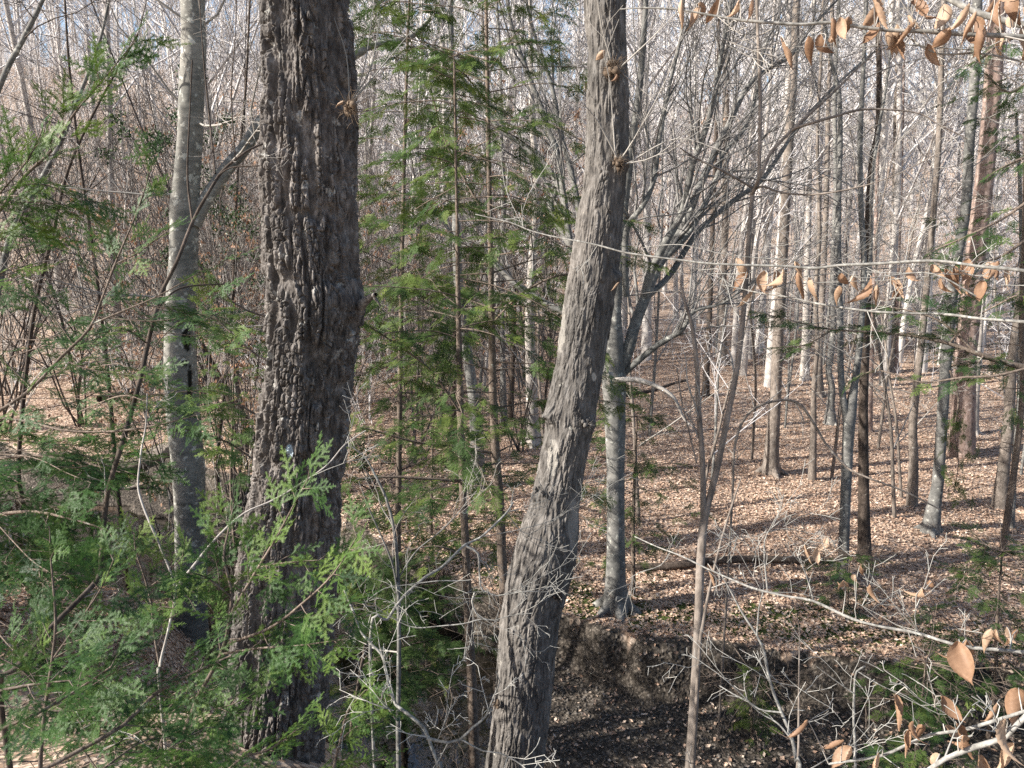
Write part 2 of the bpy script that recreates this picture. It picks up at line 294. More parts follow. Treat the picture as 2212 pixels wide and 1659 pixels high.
# stones on the gravel bar
def pebbles():
    r = np.random.default_rng(12); n = 7000; x = r.random(n)*6.5-.6; yf = np.interp(x, FX, FY); yn = np.interp(x, NX, NY); y = yn+(yf-yn)*r.random(n); z = H(x, y)
    s = .012+.03*r.random(n)**3; base = np.array([[1, 0, 0], [-1, 0, 0], [0, 1, 0], [0, -1, 0], [0, 0, 1], [0, 0, -1]], float)*[1, .8, .55]
    th = r.random(n)*6.28; c, s_ = np.cos(th), np.sin(th); R = np.stack([np.stack([c, -s_, 0*c], -1), np.stack([s_, c, 0*c], -1), np.stack([0*c, 0*c, 1+0*c], -1)], 1)
    v = np.einsum('nij,kj->nki', R, base)*s[:, None, None]*(.8+.4*r.random((n, 6, 1)))+np.stack([x, y, z+.004], -1)[:, None, :]
    f = np.array([[0, 2, 4], [2, 1, 4], [1, 3, 4], [3, 0, 4], [2, 0, 5], [1, 2, 5], [3, 1, 5], [0, 3, 5]])
    g = MB(); g.add(v.reshape(-1, 3), None, (f[None]+np.arange(n)[:, None, None]*6).reshape(-1, 3))
    tag(g.build('gravel', bark_mat('creek_stone', (.06, .05, .045), (.13, .115, .1), (.26, .235, .21), (.3, .3, .28), .7, 1, 9, .2)), 'dark gravel strewn over the dry creek bar', 'gravel', kind='stuff')
pebbles()
# ------------------------------------------------------------------ growth helpers
def nrm(v): v = np.asarray(v, float); return v/(np.linalg.norm(v)+1e-9)
def rot(v, axis, a):
    axis = nrm(axis); c, s = math.cos(a), math.sin(a); return v*c+np.cross(axis, v)*s+axis*np.dot(axis, v)*(1-c)
def grow(out, p, d, L, r, lvl, seg=.3, wander=.18, up=.05, kids=(5, 4, 4), ang=(25, 55), ratio=(.35, .65), rmin=.002, tips=None, tmin=.25, kr=.6):
    n = max(3, min(9, int(L/seg)+1)); pts = [np.array(p, float)]; rad = [r]; d = nrm(d); st = L/(n-1); dirs = [d]
    for i in range(1, n):
        d = nrm(d+np.array([random.gauss(0, wander), random.gauss(0, wander), random.gauss(0, wander)+up])); pts.append(pts[-1]+d*st); rad.append(max(rmin, r*(1-.75*i/(n-1)))); dirs.append(d)
    out.append((pts, rad))
    if tips is not None and lvl <= 1: tips.append((pts[-1], d)); 
    if tips is not None and lvl == 0 and n > 3: tips.append((pts[n//2], d))
    if lvl > 0:
        kk = kids[len(kids)-lvl] if lvl <= len(kids) else kids[0]
        for q in range(kk):
            t = tmin+(1-tmin)*(q+random.random())/kk; f = t*(n-1); i = min(n-2, int(f)); pp = pts[i]+(pts[i+1]-pts[i])*(f-i); dd = dirs[i]
            ax = np.cross(dd, np.array([random.gauss(0, 1), random.gauss(0, 1), random.gauss(0, 1)])); nd = rot(dd, ax, math.radians(random.uniform(*ang)))
            grow(out, pp, nd, L*random.uniform(*ratio)*(1.15-.5*t), max(rmin, rad[i]*kr), lvl-1, seg, wander, up, kids, ang, ratio, rmin, tips, tmin, kr)
def cells(a, b, N, k=.5, seed=1):
    ia, ib = np.floor(a), np.floor(b); F1 = np.full(a.shape, 9.); F2 = np.full(a.shape, 9.); ID = np.zeros(a.shape)
    for di in (-1, 0, 1):
        for dj in (-2, -1, 0, 1, 2):
            ci, cj = ia+di, ib+dj; cm = np.mod(ci, N)
            jx = h3(cm, cj, cm*0, seed)*.8+.1; jy = h3(cm, cj, cm*0, seed+1)*.8+.1
            d = np.sqrt((ci+jx-a)**2+(k*(cj+jy-b))**2); c = h3(cm, cj, cm*0, seed+2)
            new = d < F1; F2 = np.where(new, F1, np.minimum(F2, d)); ID = np.where(new, c, ID); F1 = np.where(new, d, F1)
    return F1, F2, ID
def bark_trunk(mb, path, rad, N, h, amp, nt, dz, seed, groove=.32, fine=.3, patches=(), kk=.42, ww=.45, kf=13., cellw=.25, knobs=()):
    P, R = smooth_line(path, rad, dz); n = len(P); T = np.gradient(P, axis=0); T /= np.linalg.norm(T, axis=1, keepdims=True)
    U = np.cross(T, np.array([0, 1., 0])); U /= np.linalg.norm(U, axis=1, keepdims=True); V = np.cross(T, U)
    s = np.concatenate([[0], np.cumsum(np.linalg.norm(np.diff(P, axis=0), axis=1))]); th = np.arange(nt)*2*math.pi/nt
    TH, S = np.meshgrid(th, s); cx, cy_ = np.cos(TH), np.sin(TH); rr = R[:, None]
    px_, py_ = cx*rr, cy_*rr
    wa = ww*fbm(px_*7, py_*7, S*1.3, 2, seed)+.17*fbm(px_*30, py_*30, S*18, 3, seed+3)
    wb = .7*fbm(px_*9, py_*9, S*3, 2, seed+7)+.25*fbm(px_*40, py_*40, S*30, 2, seed+8)
    a = TH/(2*math.pi)*N+wa; b = S/h+wb
    F1, F2, ID = cells(a, b, N, kk, seed+20); e = sstep(.0, groove, F2-F1)
    q1 = np.abs(fbm(px_*kf+.6*wa, py_*kf, S*kf*.13, 2, seed+50)); q2 = np.abs(fbm(px_*kf*1.5, py_*kf*1.5+wa, S*kf*.26, 2, seed+51)); q3 = np.abs(noise(px_*kf*2.6+2*wa, py_*kf*2.6, S*kf*1.4, seed+52))
    net = sstep(0, .20, q1)*sstep(0, .17, q2); e = net*(1-cellw)+e*net*cellw; e = e*(.62+.38*sstep(0, .14, q3))
    G1, G2, ID2 = cells(TH/(2*math.pi)*N*2+wa*1.5, S/h*2.3+wb*1.5, int(N*2), .8, seed+40)
    e2 = sstep(0, .14, G2-G1)
    hgt = e*(.78+.22*ID)+fine*(e2*(.7+.3*ID2)-.75)*e+.13*fbm(px_*60, py_*60, S*38, 3, seed+60)+.10*fbm(px_*150, py_*150, S*120, 2, seed+61)
    rr2 = rr*(1+.05*fbm(cx*1.2, cy_*1.2, S*1.3, 3, seed+80))
    D = rr2+amp*(hgt-.75)
    v = P[:, None, :]+D[:, :, None]*(np.cos(TH)[:, :, None]*U[:, None, :]+np.sin(TH)[:, :, None]*V[:, None, :])
    at_ = np.zeros(TH.shape)
    for (ku, kv, kr_, kam) in knobs:
        kp = at(ku, kv, P[0, 1]); ctr = P[np.argmin(np.abs(P[:, 2]-kp[2]))]; kd = nrm(kp-ctr+np.array([0, -.6*R[np.argmin(np.abs(P[:, 2]-kp[2]))], 0])); c_ = ctr+kd*R[np.argmin(np.abs(P[:, 2]-kp[2]))]; dd_ = np.linalg.norm(v-c_, axis=2); v = v+(kd*kam)*np.exp(-(dd_/kr_)**2)[:, :, None]*(1+.5*fbm(px_*30, py_*30, S*30, 2, 99))[:, :, None]
    if patches:
        u_, v_, d_ = proj(v.reshape(-1, 3)); u_ = u_.reshape(TH.shape); v_ = v_.reshape(TH.shape); front = (v-C0) ; nrmv = np.cos(TH)[:, :, None]*U[:, None, :]+np.sin(TH)[:, :, None]*V[:, None, :]
        fr = (front*nrmv).sum(-1) < 0; nz = .45*fbm(cx*rr*40, cy_*rr*40, S*40, 3, seed+90)
        for (pu, pv, ru, rv, st) in patches:
            q = ((u_-pu)/ru)**2+((v_-pv)/rv)**2+nz*1.6; at_ = np.maximum(at_, np.where(fr, sstep(1.15, .85, q)*st, 0))
    idx = (np.arange(n-1)[:, None]*nt+np.arange(nt)[None, :]).ravel(); nx = (np.arange(n-1)[:, None]*nt+((np.arange(nt)+1) % nt)[None, :]).ravel()
    mb.add(v.reshape(-1, 3), np.stack([idx, nx, nx+nt, idx+nt], -1), None, at_.ravel())
    return P, R
def edges(rows, Y):
    path, rad = [], []
    for v, l, r in rows:
        p = at((l+r)/2, v, Y); path.append(p); rad.append((r-l)/2/F*depth(p))
    return path, rad
def crown_above(P, R, ht, nl, seedlen, rmin, kids=(5, 4, 3), start=0.0):
    out = []; top = np.array(P[-1]); d = nrm(np.array(P[-1])-np.array(P[max(0, len(P)-3)])); d = nrm(d+np.array([0, 0, 1.]))
    pts = [top]; rad = [R[-1]]
    for i in range(6): d = nrm(d+np.array([random.gauss(0, .06), random.gauss(0, .06), .05])); pts.append(pts[-1]+d*ht/6); rad.append(max(.015, R[-1]*(1-(i+1)/6.5)))
    out.append((pts, rad))
    for q in range(nl):
        f = (q+random.random())/nl*5.4; i = int(f); p = pts[i]+(pts[i+1]-pts[i])*(f-i); az = random.uniform(0, 6.28); el = random.uniform(.2, .9)
        grow(out, p, (math.cos(az)*math.cos(el), math.sin(az)*math.cos(el), math.sin(el)), seedlen*random.uniform(.5, 1)*(1.1-f/9), rad[i]*.45, 2, .5, .14, .06, kids, (25, 50), (.4, .7), rmin)
    return out
def obj_from(name, mat, parent, pls, sides=4, smooth=True):
    g = MB(); add_tubes(g, pls, sides); return g.build(name, mat, parent, smooth)
# ------------------------------------------------------------------ hemlock sprays
def spray_template(gap, nl, nw, seed, tw=.018, axis=.28, side_=.13):
    r = random.Random(seed); V = []; T = []
    def needles(p, d, L, k0):
        n = int(L/gap); pr = np.array([-d[1], d[0], 0])
        for i in range(n):
            for sgn in (-1, 1):
                q = p+d*(i+.5*(sgn > 0))*gap; a = math.radians(r.uniform(50, 75)); dd = d*math.cos(a)+pr*sgn*math.sin(a); dd = dd+np.array([0, 0, r.uniform(-.05, .12)])
                l = nl*r.uniform(.65, 1.1)*(1-.35*i/max(1, n)); b = len(V); hw = np.array([dd[1], -dd[0], r.uniform(-.35, .35)])*nw/2
                V.extend([q-hw, q+hw, q+dd*l]); T.append((b, b+1, b+2))
    def stem(p, d, L, w_):
        b = len(V); pr = np.array([-d[1], d[0], 0])*w_/2; V.extend([p-pr, p+pr, p+d*L]); T.append((b, b+1, b+2))
    ax = np.array([1., 0, 0]); stem(np.zeros(3), ax, axis, .003); needles(np.zeros(3), ax, axis, 0)
    x = .02; side = 1
    while x < axis*.93:
        t = x/axis; L = side_*(1-t)**.8*min(1, .45+t*3)*r.uniform(.6, 1.15); a = math.radians(r.uniform(42, 62))*side; d = np.array([math.cos(a), math.sin(a), 0])
        if L > .012: stem(np.array([x, 0, 0.]), d, L, .002); needles(np.array([x, 0, 0.]), d, L, 1)
        if L > side_*.54:
            for q in (.4, .65):
                a3 = a+math.radians(r.uniform(35, 50))*r.choice((-1, 1)); d3 = np.array([math.cos(a3), math.sin(a3), 0]); p3 = np.array([x, 0, 0])+d*L*q
                needles(p3, d3, L*.4, 2)
        x += tw*r.uniform(.7, 1.3)*.6; side = -side
    V = np.array(V); V[:, 2] += -.35*V[:, 0]**2-.8*V[:, 1]**2+.006*np.sin(V[:, 0]*40)
    return V, np.array(T)
SPR = {'near': [spray_template(.0042, .0135, .0030, s, .030, .19, .085) for s in (1, 2, 3, 4)], 'mid': [spray_template(.0085, .015, .0062, s, .022) for s in (5, 6, 7)], 'far': [spray_template(.018, .024, .012, s, .03) for s in (8, 9)]}
class Hem:
    def __init__(s): s.tw = []; s.sp = []
    def bough(s, path, rad, sub=.3, gap=.08, step=.12, tilt=.38, dens=1.0, sc_=1.0, start=.12, bare=0., face=0.):
        P, R = smooth_line(path, rad, gap); s.tw.append((list(P), list(R))); n = len(P); side = 1
        for i in range(n):
            t = i/max(1, n-1)
            if t < start: continue
            T = nrm(P[min(n-1, i+1)]-P[max(0, i-1)]); N = nrm(np.array([random.gauss(0, tilt), random.gauss(face, tilt), 1.])-T*T[2]*.9); B = np.cross(N, T)
            side = -side
            if random.random() > dens: continue
            a = math.radians(random.uniform(38, 62)); d = nrm(T*math.cos(a)+B*side*math.sin(a)+np.array([0, 0, random.uniform(-.25, .05)])); L = sub*(1-.72*t)*random.uniform(.55, 1.15)
            p0 = P[i]; p1 = p0+d*L*.5; d2 = nrm(d+T*.2+np.array([0, 0, -.12])); p2 = p1+d2*L*.5; s.tw.append(([p0, p1, p2], [max(.0016, R[i]*.5), .0014, .001]))
            m = max(1, int(L/step)); sd = 1
            for q in range(m):
                f = (q+.6)/m
                if f < bare: continue
                pp = p0+(p1-p0)*f*2 if f < .5 else p1+(p2-p1)*(f*2-1); sd = -sd; aa = math.radians(random.uniform(25, 50))*sd; B2 = np.cross(N, d); s.spray(pp, nrm(d*math.cos(aa)+B2*math.sin(aa)+np.array([0, 0, -.1])), N, sc_*random.uniform(.55, .85))
            s.spray(p1+(p2-p1)*.4, d2, N, sc_*random.uniform(.6, .95))
        T = nrm(P[-1]-P[-2]); s.spray(P[-1]-T*.1, T, nrm(np.array([0, 0, 1.])-T*T[2]*.9), sc_*.9)
        s.spray(P[-1]-T*.25, T, nrm(np.array([0, 0, 1.])-T*T[2]*.9), sc_*.9)
    def spray(s, p, d, N, k): 
        N = nrm(N+np.array([random.gauss(0, .22), random.gauss(0, .22), 0])); Y = nrm(np.cross(N, d)); s.sp.append((p, d, Y, np.cross(d, Y), k))
    def tree(s, path, rad, z0, z1, nb, L0, L1, droop=.15, **kw):
        P, R = smooth_line(path, rad, .1); zz = P[:, 2]; az = random.uniform(0, 6)
        for q in range(nb):
            z = z0+(z1-z0)*(q+random.random())/nb; i = int(np.argmin(np.abs(zz-z))); az += 2.4+random.uniform(-.6, .6); t = (z-z0)/(z1-z0); L = (L0+(L1-L0)*t)*random.uniform(.6, 1.1)
            d = np.array([math.cos(az), math.sin(az), random.uniform(-.2, .5)]); p = P[i]; pts = [p]; L *= random.choice((.5, .8, 1, 1.15)); droop = random.uniform(.05, .4)
            for k in range(1, 5): pts.append(p+d*L*k/4+np.array([random.gauss(0, .03), random.gauss(0, .03), -droop*L*(k/4)**2])*1.)
            s.bough(pts, [max(.004, R[i]*.3), .006, .005, .004, .002], start=kw.get('st', .2), **{k: v for k, v in kw.items() if k != 'st'})
    def foliage(s, lod, mat, parent, bias=0.):
        g = MB(); r = np.random.default_rng(len(s.sp)+3)
        k = np.array([h for h in range(len(s.sp))]) % len(SPR[lod])
        for i, (V, T) in enumerate(SPR[lod]):
            S = [s.sp[j] for j in np.nonzero(k == i)[0]]
            if not S: continue
            P = np.array([x[0] for x in S]); A = np.array([[x[1], x[2], x[3]] for x in S])*np.array([x[4] for x in S])[:, None, None]; n = len(S)
            v = np.einsum('kj,njc->nkc', V, A)+P[:, None, :]; g.add(v.reshape(-1, 3), None, (T[None]+np.arange(n)[:, None, None]*len(V)).reshape(-1, 3), (np.clip(r.normal(.45+bias, .22, n), 0, 1)[:, None]+r.normal(0, .06, (n, len(V)))).ravel())
        return g.build('foliage', mat, parent, smooth=False)
# ------------------------------------------------------------------ the two big near trunks
oakP, oakR = edges([(-700, 560, 742), (-300, 562, 750), (0, 565, 757), (200, 570, 765), (400, 567, 768), (500, 570, 769), (600, 573, 773), (645, 576, 787), (700, 574, 781), (770, 571, 768), (850, 566, 757), (950, 556, 750), (1050, 545, 742), (1150, 529, 735), (1250, 515, 728), (1350, 508, 721), (1450, 500, 711), (1550, 492, 704), (1659, 487, 694), (1720, 470, 698)], 4.0)
t = thing('oak_tree', 'thickest near trunk with dark deeply furrowed bark, left of the picture centre', 'tree', (oakP[-1][0], 4.0, Hs(oakP[-1][0], 4.0)))
g = MB(); bark_trunk(g, oakP[::-1], oakR[::-1], 27, .15, .046, 480, .0036, 11, groove=.17, fine=.36, kk=.30, kf=12.5, cellw=.3, knobs=[(795, 665, .07, .05)], patches=[(625, 975, 7, 15, 1.)]); g.build('trunk', M['oak'], t)
top = list(np.array(oakP[0])+np.array([[0, 0, 0], [0, .1, 2.5], [.2, .2, 5], [.3, .3, 8]])); obj_from('crown', M['grey_twig'], t, [(top, [.22, .2, .17, .1])]+crown_above(np.array(top), np.array([.22, .2, .17, .1]), 6, 16, 5, .006), 5)
def clump(parent, u, v, Y, n, L, mat, updir, seed=0, blob=.04, spread=.9, leaf=0):
    random.seed(seed); p = at(u, v, Y); out = []
    for q in range(int(n*1.6)):
        d = nrm(np.array(updir, float)+np.random.default_rng(seed*100+q).normal(0, spread, 3)); grow(out, p+d*.01, d, L*random.uniform(.5, 1.2), random.uniform(.0012, .0028), 1 if q % 3 == 0 else 0, .03, .3, .02, (2,), (20, 70), (.4, .8), .0009)
    b = MB(); add_tubes(b, out, 4); r = np.random.default_rng(seed)
    for q in range(9):      # a lumpy burl from overlapping facets
        c = p+r.normal(0, blob*.45, 3); th = np.linspace(0, 2*math.pi, 9)[:-1]; ph = np.linspace(-1.4, 1.4, 6); rr = blob*r.uniform(.35, .62)
        vv = [[c[0]+rr*math.cos(a)*math.cos(e)*r.uniform(.75, 1.2), c[1]+rr*math.sin(a)*math.cos(e), c[2]+rr*math.sin(e)*r.uniform(.8, 1.2)] for e in ph for a in th]
        b.add(vv, [[i*8+j, i*8+(j+1) % 8, i*8+8+(j+1) % 8, i*8+8+j] for i in range(5) for j in range(8)])
    return b.build('twig_clump', mat, parent)
clump(t, 752, 232, 3.80, 26, .10, M['nest'], (.6, -.5, .1), 3, .035)
wh = []
for (a, b_, c_, w_) in [((760, 215), (800, 150), (822, 30), 4), ((762, 220), (820, 150), (895, 60), 4), ((755, 215), (748, 120), (722, 40), 3), ((770, 222), (790, 215), (815, 190), 2), ((765, 215), (790, 130), (812, -30), 3)]:
    wh.append(([at(*q, 3.85) for q in (a, b_, c_)], [w_/2/F*3.9, w_/2/F*3, .0015]))
obj_from('sprout', M['white_twig'], t, [smooth_line(p, r, .05) for p, r in wh], 5)
st = [([at(778, 660, 3.9), at(800, 642, 3.85), at(812, 636, 3.8)], [.03, .018, .010]), ([at(805, 638, 3.83), at(818, 655, 3.8), at(822, 662, 3.8)], [.010, .006, .004])]
obj_from('branch_stub', M['oak'], t, [smooth_line(p, r, .02) for p, r in st], 8)
t2P, t2R = edges([(-600, 1300, 1385), (-200, 1275, 1362), (0, 1262, 1352), (100, 1269, 1352), (200, 1267, 1357), (300, 1265, 1357), (400, 1257, 1352), (500, 1241, 1344), (600, 1226, 1334), (700, 1212, 1318), (800, 1199, 1302), (870, 1183, 1290), (920, 1179, 1282), (1000, 1165, 1264), (1060, 1153, 1256), (1130, 1131, 1249), (1200, 1108, 1245), (1260, 1092, 1228), (1330, 1081, 1210), (1400, 1075, 1201), (1500, 1068, 1192), (1600, 1056, 1182), (1659, 1047, 1177), (1800, 1030, 1175), (1960, 1020, 1180)], 5.2)
t = thing('crooked_tree', 'second thickest near trunk, grey plated bark and a crooked bend low down, right of centre', 'tree', (t2P[-1][0], 5.2, Hs(t2P[-1][0], 5.2)))
g = MB(); bark_trunk(g, t2P[::-1], t2R[::-1], 30, .10, .014, 400, .0042, 33, groove=.15, fine=.32, kk=.34, kf=18., cellw=.4, knobs=[(1320, 150, .07, .035), (1345, 352, .06, .035), (1328, 600, .05, .05), (1180, 890, .06, .06), (1272, 912, .06, .03), (1155, 1058, .05, .05), (1206, 1290, .06, .035), (1072, 1525, .05, .03), (1236, 1160, .2, .02)], patches=[(1212, 700, 9, 60, .3), (1195, 990, 12, 40, .35), (1238, 1130, 12, 50, .3), (1283, 815, 5, 9, .8)]); g.build('trunk', M['oak2'], t)
obj_from('crown', M['grey_twig'], t, crown_above(np.array(t2P[1::-1]), np.array(t2R[1::-1]), 6, 14, 4, .006), 5)
for i, (u, v, n, L, up_, bl) in enumerate([(1322, 150, 60, .09, (.3, -.8, .3), .055), (1336, 352, 60, .06, (.4, -.7, 0), .035), (1330, 598, 18, .035, (.9, -.2, 0), .030), (1186, 888, 8, .04, (-.9, -.3, 0), .032), (1268, 915, 16, .05, (.5, -.8, .1), .030), (1160, 1058, 6, .03, (-.6, -.6, 0), .026), (1203, 1288, 22, .045, (.5, -.8, 0), .026), (1072, 1520, 16, .04, (-.7, -.6, 0), .025)]):
    clump(t, u, v, 5.2-.17 if v not in (598, 888) else 5.15, n, L, M['nest'] if i < 3 or i > 5 else M['oak2'], up_, 20+i, bl)
sp = []
for pts in [((1335, 150), (1400, 90), (1470, 20)), ((1325, 145), (1300, 60), (1290, -20)), ((1345, 160), (1430, 230)), ((1340, 345), (1370, 300), (1440, 170), (1475, 60)), ((1338, 350), (1290, 260), (1255, 220)), ((1345, 355), (1420, 335), (1520, 250)), ((1345, 360), (1460, 300), (1570, 330)), ((1330, 345), (1318, 180))]:
    P_ = [at(*q, 5.05-.1*k) for k, q in enumerate(pts)]; sp.append(smooth_line(P_, np.linspace(.006, .002, len(P_)), .08)); grow(sp, P_[1], nrm(P_[1]-P_[0]), .4, .003, 1, .08, .15, .05, (3,), (25, 50), (.4, .7), .0015)
obj_from('sprout', M['grey_twig'], t, sp, 5)
# ------------------------------------------------------------------ left beech over the creek
bP, bR = edges([(-300, 392, 440), (0, 392, 442), (100, 393, 445), (200, 388, 440), (300, 385, 436), (400, 375, 430), (450, 369, 428), (550, 368, 426), (620, 362, 424), (700, 358, 419), (800, 356, 424), (900, 362, 430), (1000, 372, 440), (1100, 378, 443), (1200, 380, 444), (1330, 378, 447), (1420, 372, 452)], 11.2)
t = thing('beech_tree', 'smooth grey beech with dark stains, forked at mid height beside the creek, left', 'tree', (bP[-1][0], 11.2, Hs(bP[-1][0], 11.2)))
def smooth_trunk(path, rad, nt=40, dz=.05, seed=1, amp=.012, patches=(), mb=None):
    g = mb or MB(); P, R = smooth_line(path, rad, dz); n = len(P); T = np.gradient(P, axis=0); T /= np.linalg.norm(T, axis=1, keepdims=True)
    U = np.cross(T, np.array([0, 1., 0])); U /= np.linalg.norm(U, axis=1, keepdims=True); V = np.cross(T, U); TH, S = np.meshgrid(np.arange(nt)*2*math.pi/nt, np.arange(n)*dz)
    cx, c2 = np.cos(TH), np.sin(TH); D = R[:, None]*(1+.06*fbm(cx*1.3, c2*1.3, S*1.2, 3, seed))+amp*fbm(cx*R[:, None]*12, c2*R[:, None]*12, S*14, 3, seed+5)
    v = P[:, None]+D[:, :, None]*(cx[:, :, None]*U[:, None]+c2[:, :, None]*V[:, None]); at_ = np.zeros(TH.shape)
    if patches:
        u_, v_, d_ = proj(v.reshape(-1, 3)); u_ = u_.reshape(TH.shape); v_ = v_.reshape(TH.shape); fr = ((v-C0)*(v-P[:, None])).sum(-1) < 0; nz = .8*fbm(cx*R[:, None]*16, c2*R[:, None]*16, S*16, 3, seed+90)
        for (pu, pv, ru, rv, st_) in patches: at_ = np.maximum(at_, np.where(fr, sstep(1.15, .85, ((u_-pu)/ru)**2+((v_-pv)/rv)**2+nz*1.4)*st_, 0))
    idx = (np.arange(n-1)[:, None]*nt+np.arange(nt)[None, :]).ravel(); nx = (np.arange(n-1)[:, None]*nt+((np.arange(nt)+1) % nt)[None, :]).ravel()
    g.add(v.reshape(-1, 3), np.stack([idx, nx, nx+nt, idx+nt], -1), None, at_.ravel()); return g
smooth_trunk(bP[::-1], bR[::-1], 64, .02, 5, .006, [(403, 735, 10, 24, 1), (398, 785, 8, 9, 1), (410, 835, 6, 45, 1), (400, 1090, 20, 4, .5), (413, 880, 6, 20, .9)]).build('trunk', M['beech'], t)
sb = [([at(418, 485, 11.2), at(440, 440, 11.25), at(466, 400, 11.3), at(500, 352, 11.4), at(530, 318, 11.5), at(566, 262, 11.6), at(640, 190, 11.7), at(770, 118, 11.9), at(800, 100, 12), at(885, 80, 12.3), at(930, 40, 12.5)], [.11, .105, .10, .10, .095, .09, .075, .06, .05, .045, .03])]
g = MB()
for p, r in sb: smooth_trunk(p, r, 24, .05, 8, .005, mb=g)
g.build('limb', M['beech'], t)
out = crown_above(np.array(bP[1::-1]), np.array(bR[1::-1]), 7, 14, 4.5, .008)
for (u, v, d) in [(432, 60, (.9, .2, .9)), (395, 40, (-.9, -.3, .8)), (400, 235, (-.9, -.4, .5)), (420, 260, (.6, -.6, -.3)), (372, 420, (-1, -.2, .1)), (390, 640, (-1, -.5, .1)), (420, 700, (1, -.2, .2)), (550, 285, (.2, -.5, 1)), (500, 350, (.7, -.6, .4))]:
    grow(out, at(u, v, 11.2), d, 2.2, .018, 2, .3, .16, .03, (5, 4), (25, 55), (.35, .6), .004)
obj_from('crown', M['grey_twig'], t, out, 5)
# ------------------------------------------------------------------ trees traced from their base and lean
def fit(pts, Y=None, ext=1.5):
    """pixel rows (u, v, width) from base to top -> path and radii rooted in the ground, carried on above the frame"""
    if Y is None: b = gnd(*pts[0][:2]); Y = b[1]
    path = [at(u, v, Y) for u, v, w_ in pts]; rad = [w_/2/F*depth(p) for (u, v, w_), p in zip(pts, path)]
    z0 = Hs(path[0][0], Y); foot = path[0].copy(); foot[2] = z0-.25
    if path[0][2] > z0+.15: path = [foot]+path; rad = [rad[0]*1.25]+rad
    else: path = [foot]+[p for p in path if p[2] > z0+.05]; rad = [rad[0]*1.35]+rad[len(rad)-len(path)+1:]; rad[1] *= 1.12
    d = nrm(path[-1]-path[max(0, len(path)-3)]); 
    return path, rad, Y, d
def add_flare(g, P, r, n=5, seed=0):      # root buttresses
    rr = random.Random(seed); out = []
    for q in range(n):
        a = q*6.28/n+rr.uniform(-.4, .4); d = np.array([math.cos(a), math.sin(a), 0]); p = np.array(P, float)
        o_ = [p+d*r*.4+np.array([0, 0, r*2.6]), p+d*r*.85+np.array([0, 0, r*1.0]), p+d*r*1.7+np.array([0, 0, r*.2]), p+d*r*2.8+np.array([0, 0, -r*.6])]
        out.append(smooth_line(o_, [r*.5, r*.5, r*.4, r*.22], .05))
    add_tubes(g, out, 8)
def bare_tree(label, pts, mat, Y=None, twig='grey_twig', top=22, nlat=14, lat=1.6, stubs=True, seed=1, name='tree', cat='tree', flare=0, limbs=(), crown=True, zlat=(2.5, 12), group=None, lr=.012):
    random.seed(seed*13+5); path, rad, Y, d = fit(pts, Y); b = (path[0][0], Y, path[0][2]+.25)
    t = thing(name, label, cat, b, group); P = list(path); R = list(rad); z = P[-1][2]
    if crown and z > 9:
        while P[-1][2] < top*.6: d = nrm(d+np.array([random.gauss(0, .03), random.gauss(0, .03), .04])); P.append(P[-1]+d*1.5); R.append(R[-1]*.93)
    g = smooth_trunk(P, R, 20, .10, seed, R[0]*.04)
    if flare: add_flare(g, b, rad[1]*1.05, flare, seed)
    g.build('trunk', mat, t)
    for L in limbs:
        pp = [at(u, v, Y+dy) for u, v, w_, dy in L]; rr = [w_/2/F*depth(p) for (u, v, w_, dy), p in zip(L, pp)]; g = smooth_trunk(pp, rr, 14, .08, seed+3, .004); g.build('limb', mat, t)
    out = []
    PP, RR = smooth_line(P, R, .25)
    for q in range(nlat):
        z = zlat[0]+(zlat[1]-zlat[0])*(q+random.random())/nlat; zz = b[2]+z
        if zz > PP[-1][2]: continue
        i = int(np.argmin(np.abs(PP[:, 2]-zz))); az = random.uniform(0, 6.28)
        grow(out, PP[i], (math.cos(az), math.sin(az), random.uniform(-.1, .8)), lat*random.uniform(.5, 1.3), min(lr, RR[i]*.4), 2, .25, .17, .03, (4, 3), (25, 60), (.3, .6), .0035)
    if crown and P[-1][2] > 9: out += crown_above(np.array(P), np.array(R), top*.4, 12, 4.2, .01, (4, 4))
    if out: obj_from('crown', M[twig], t, out, 3)
    return t
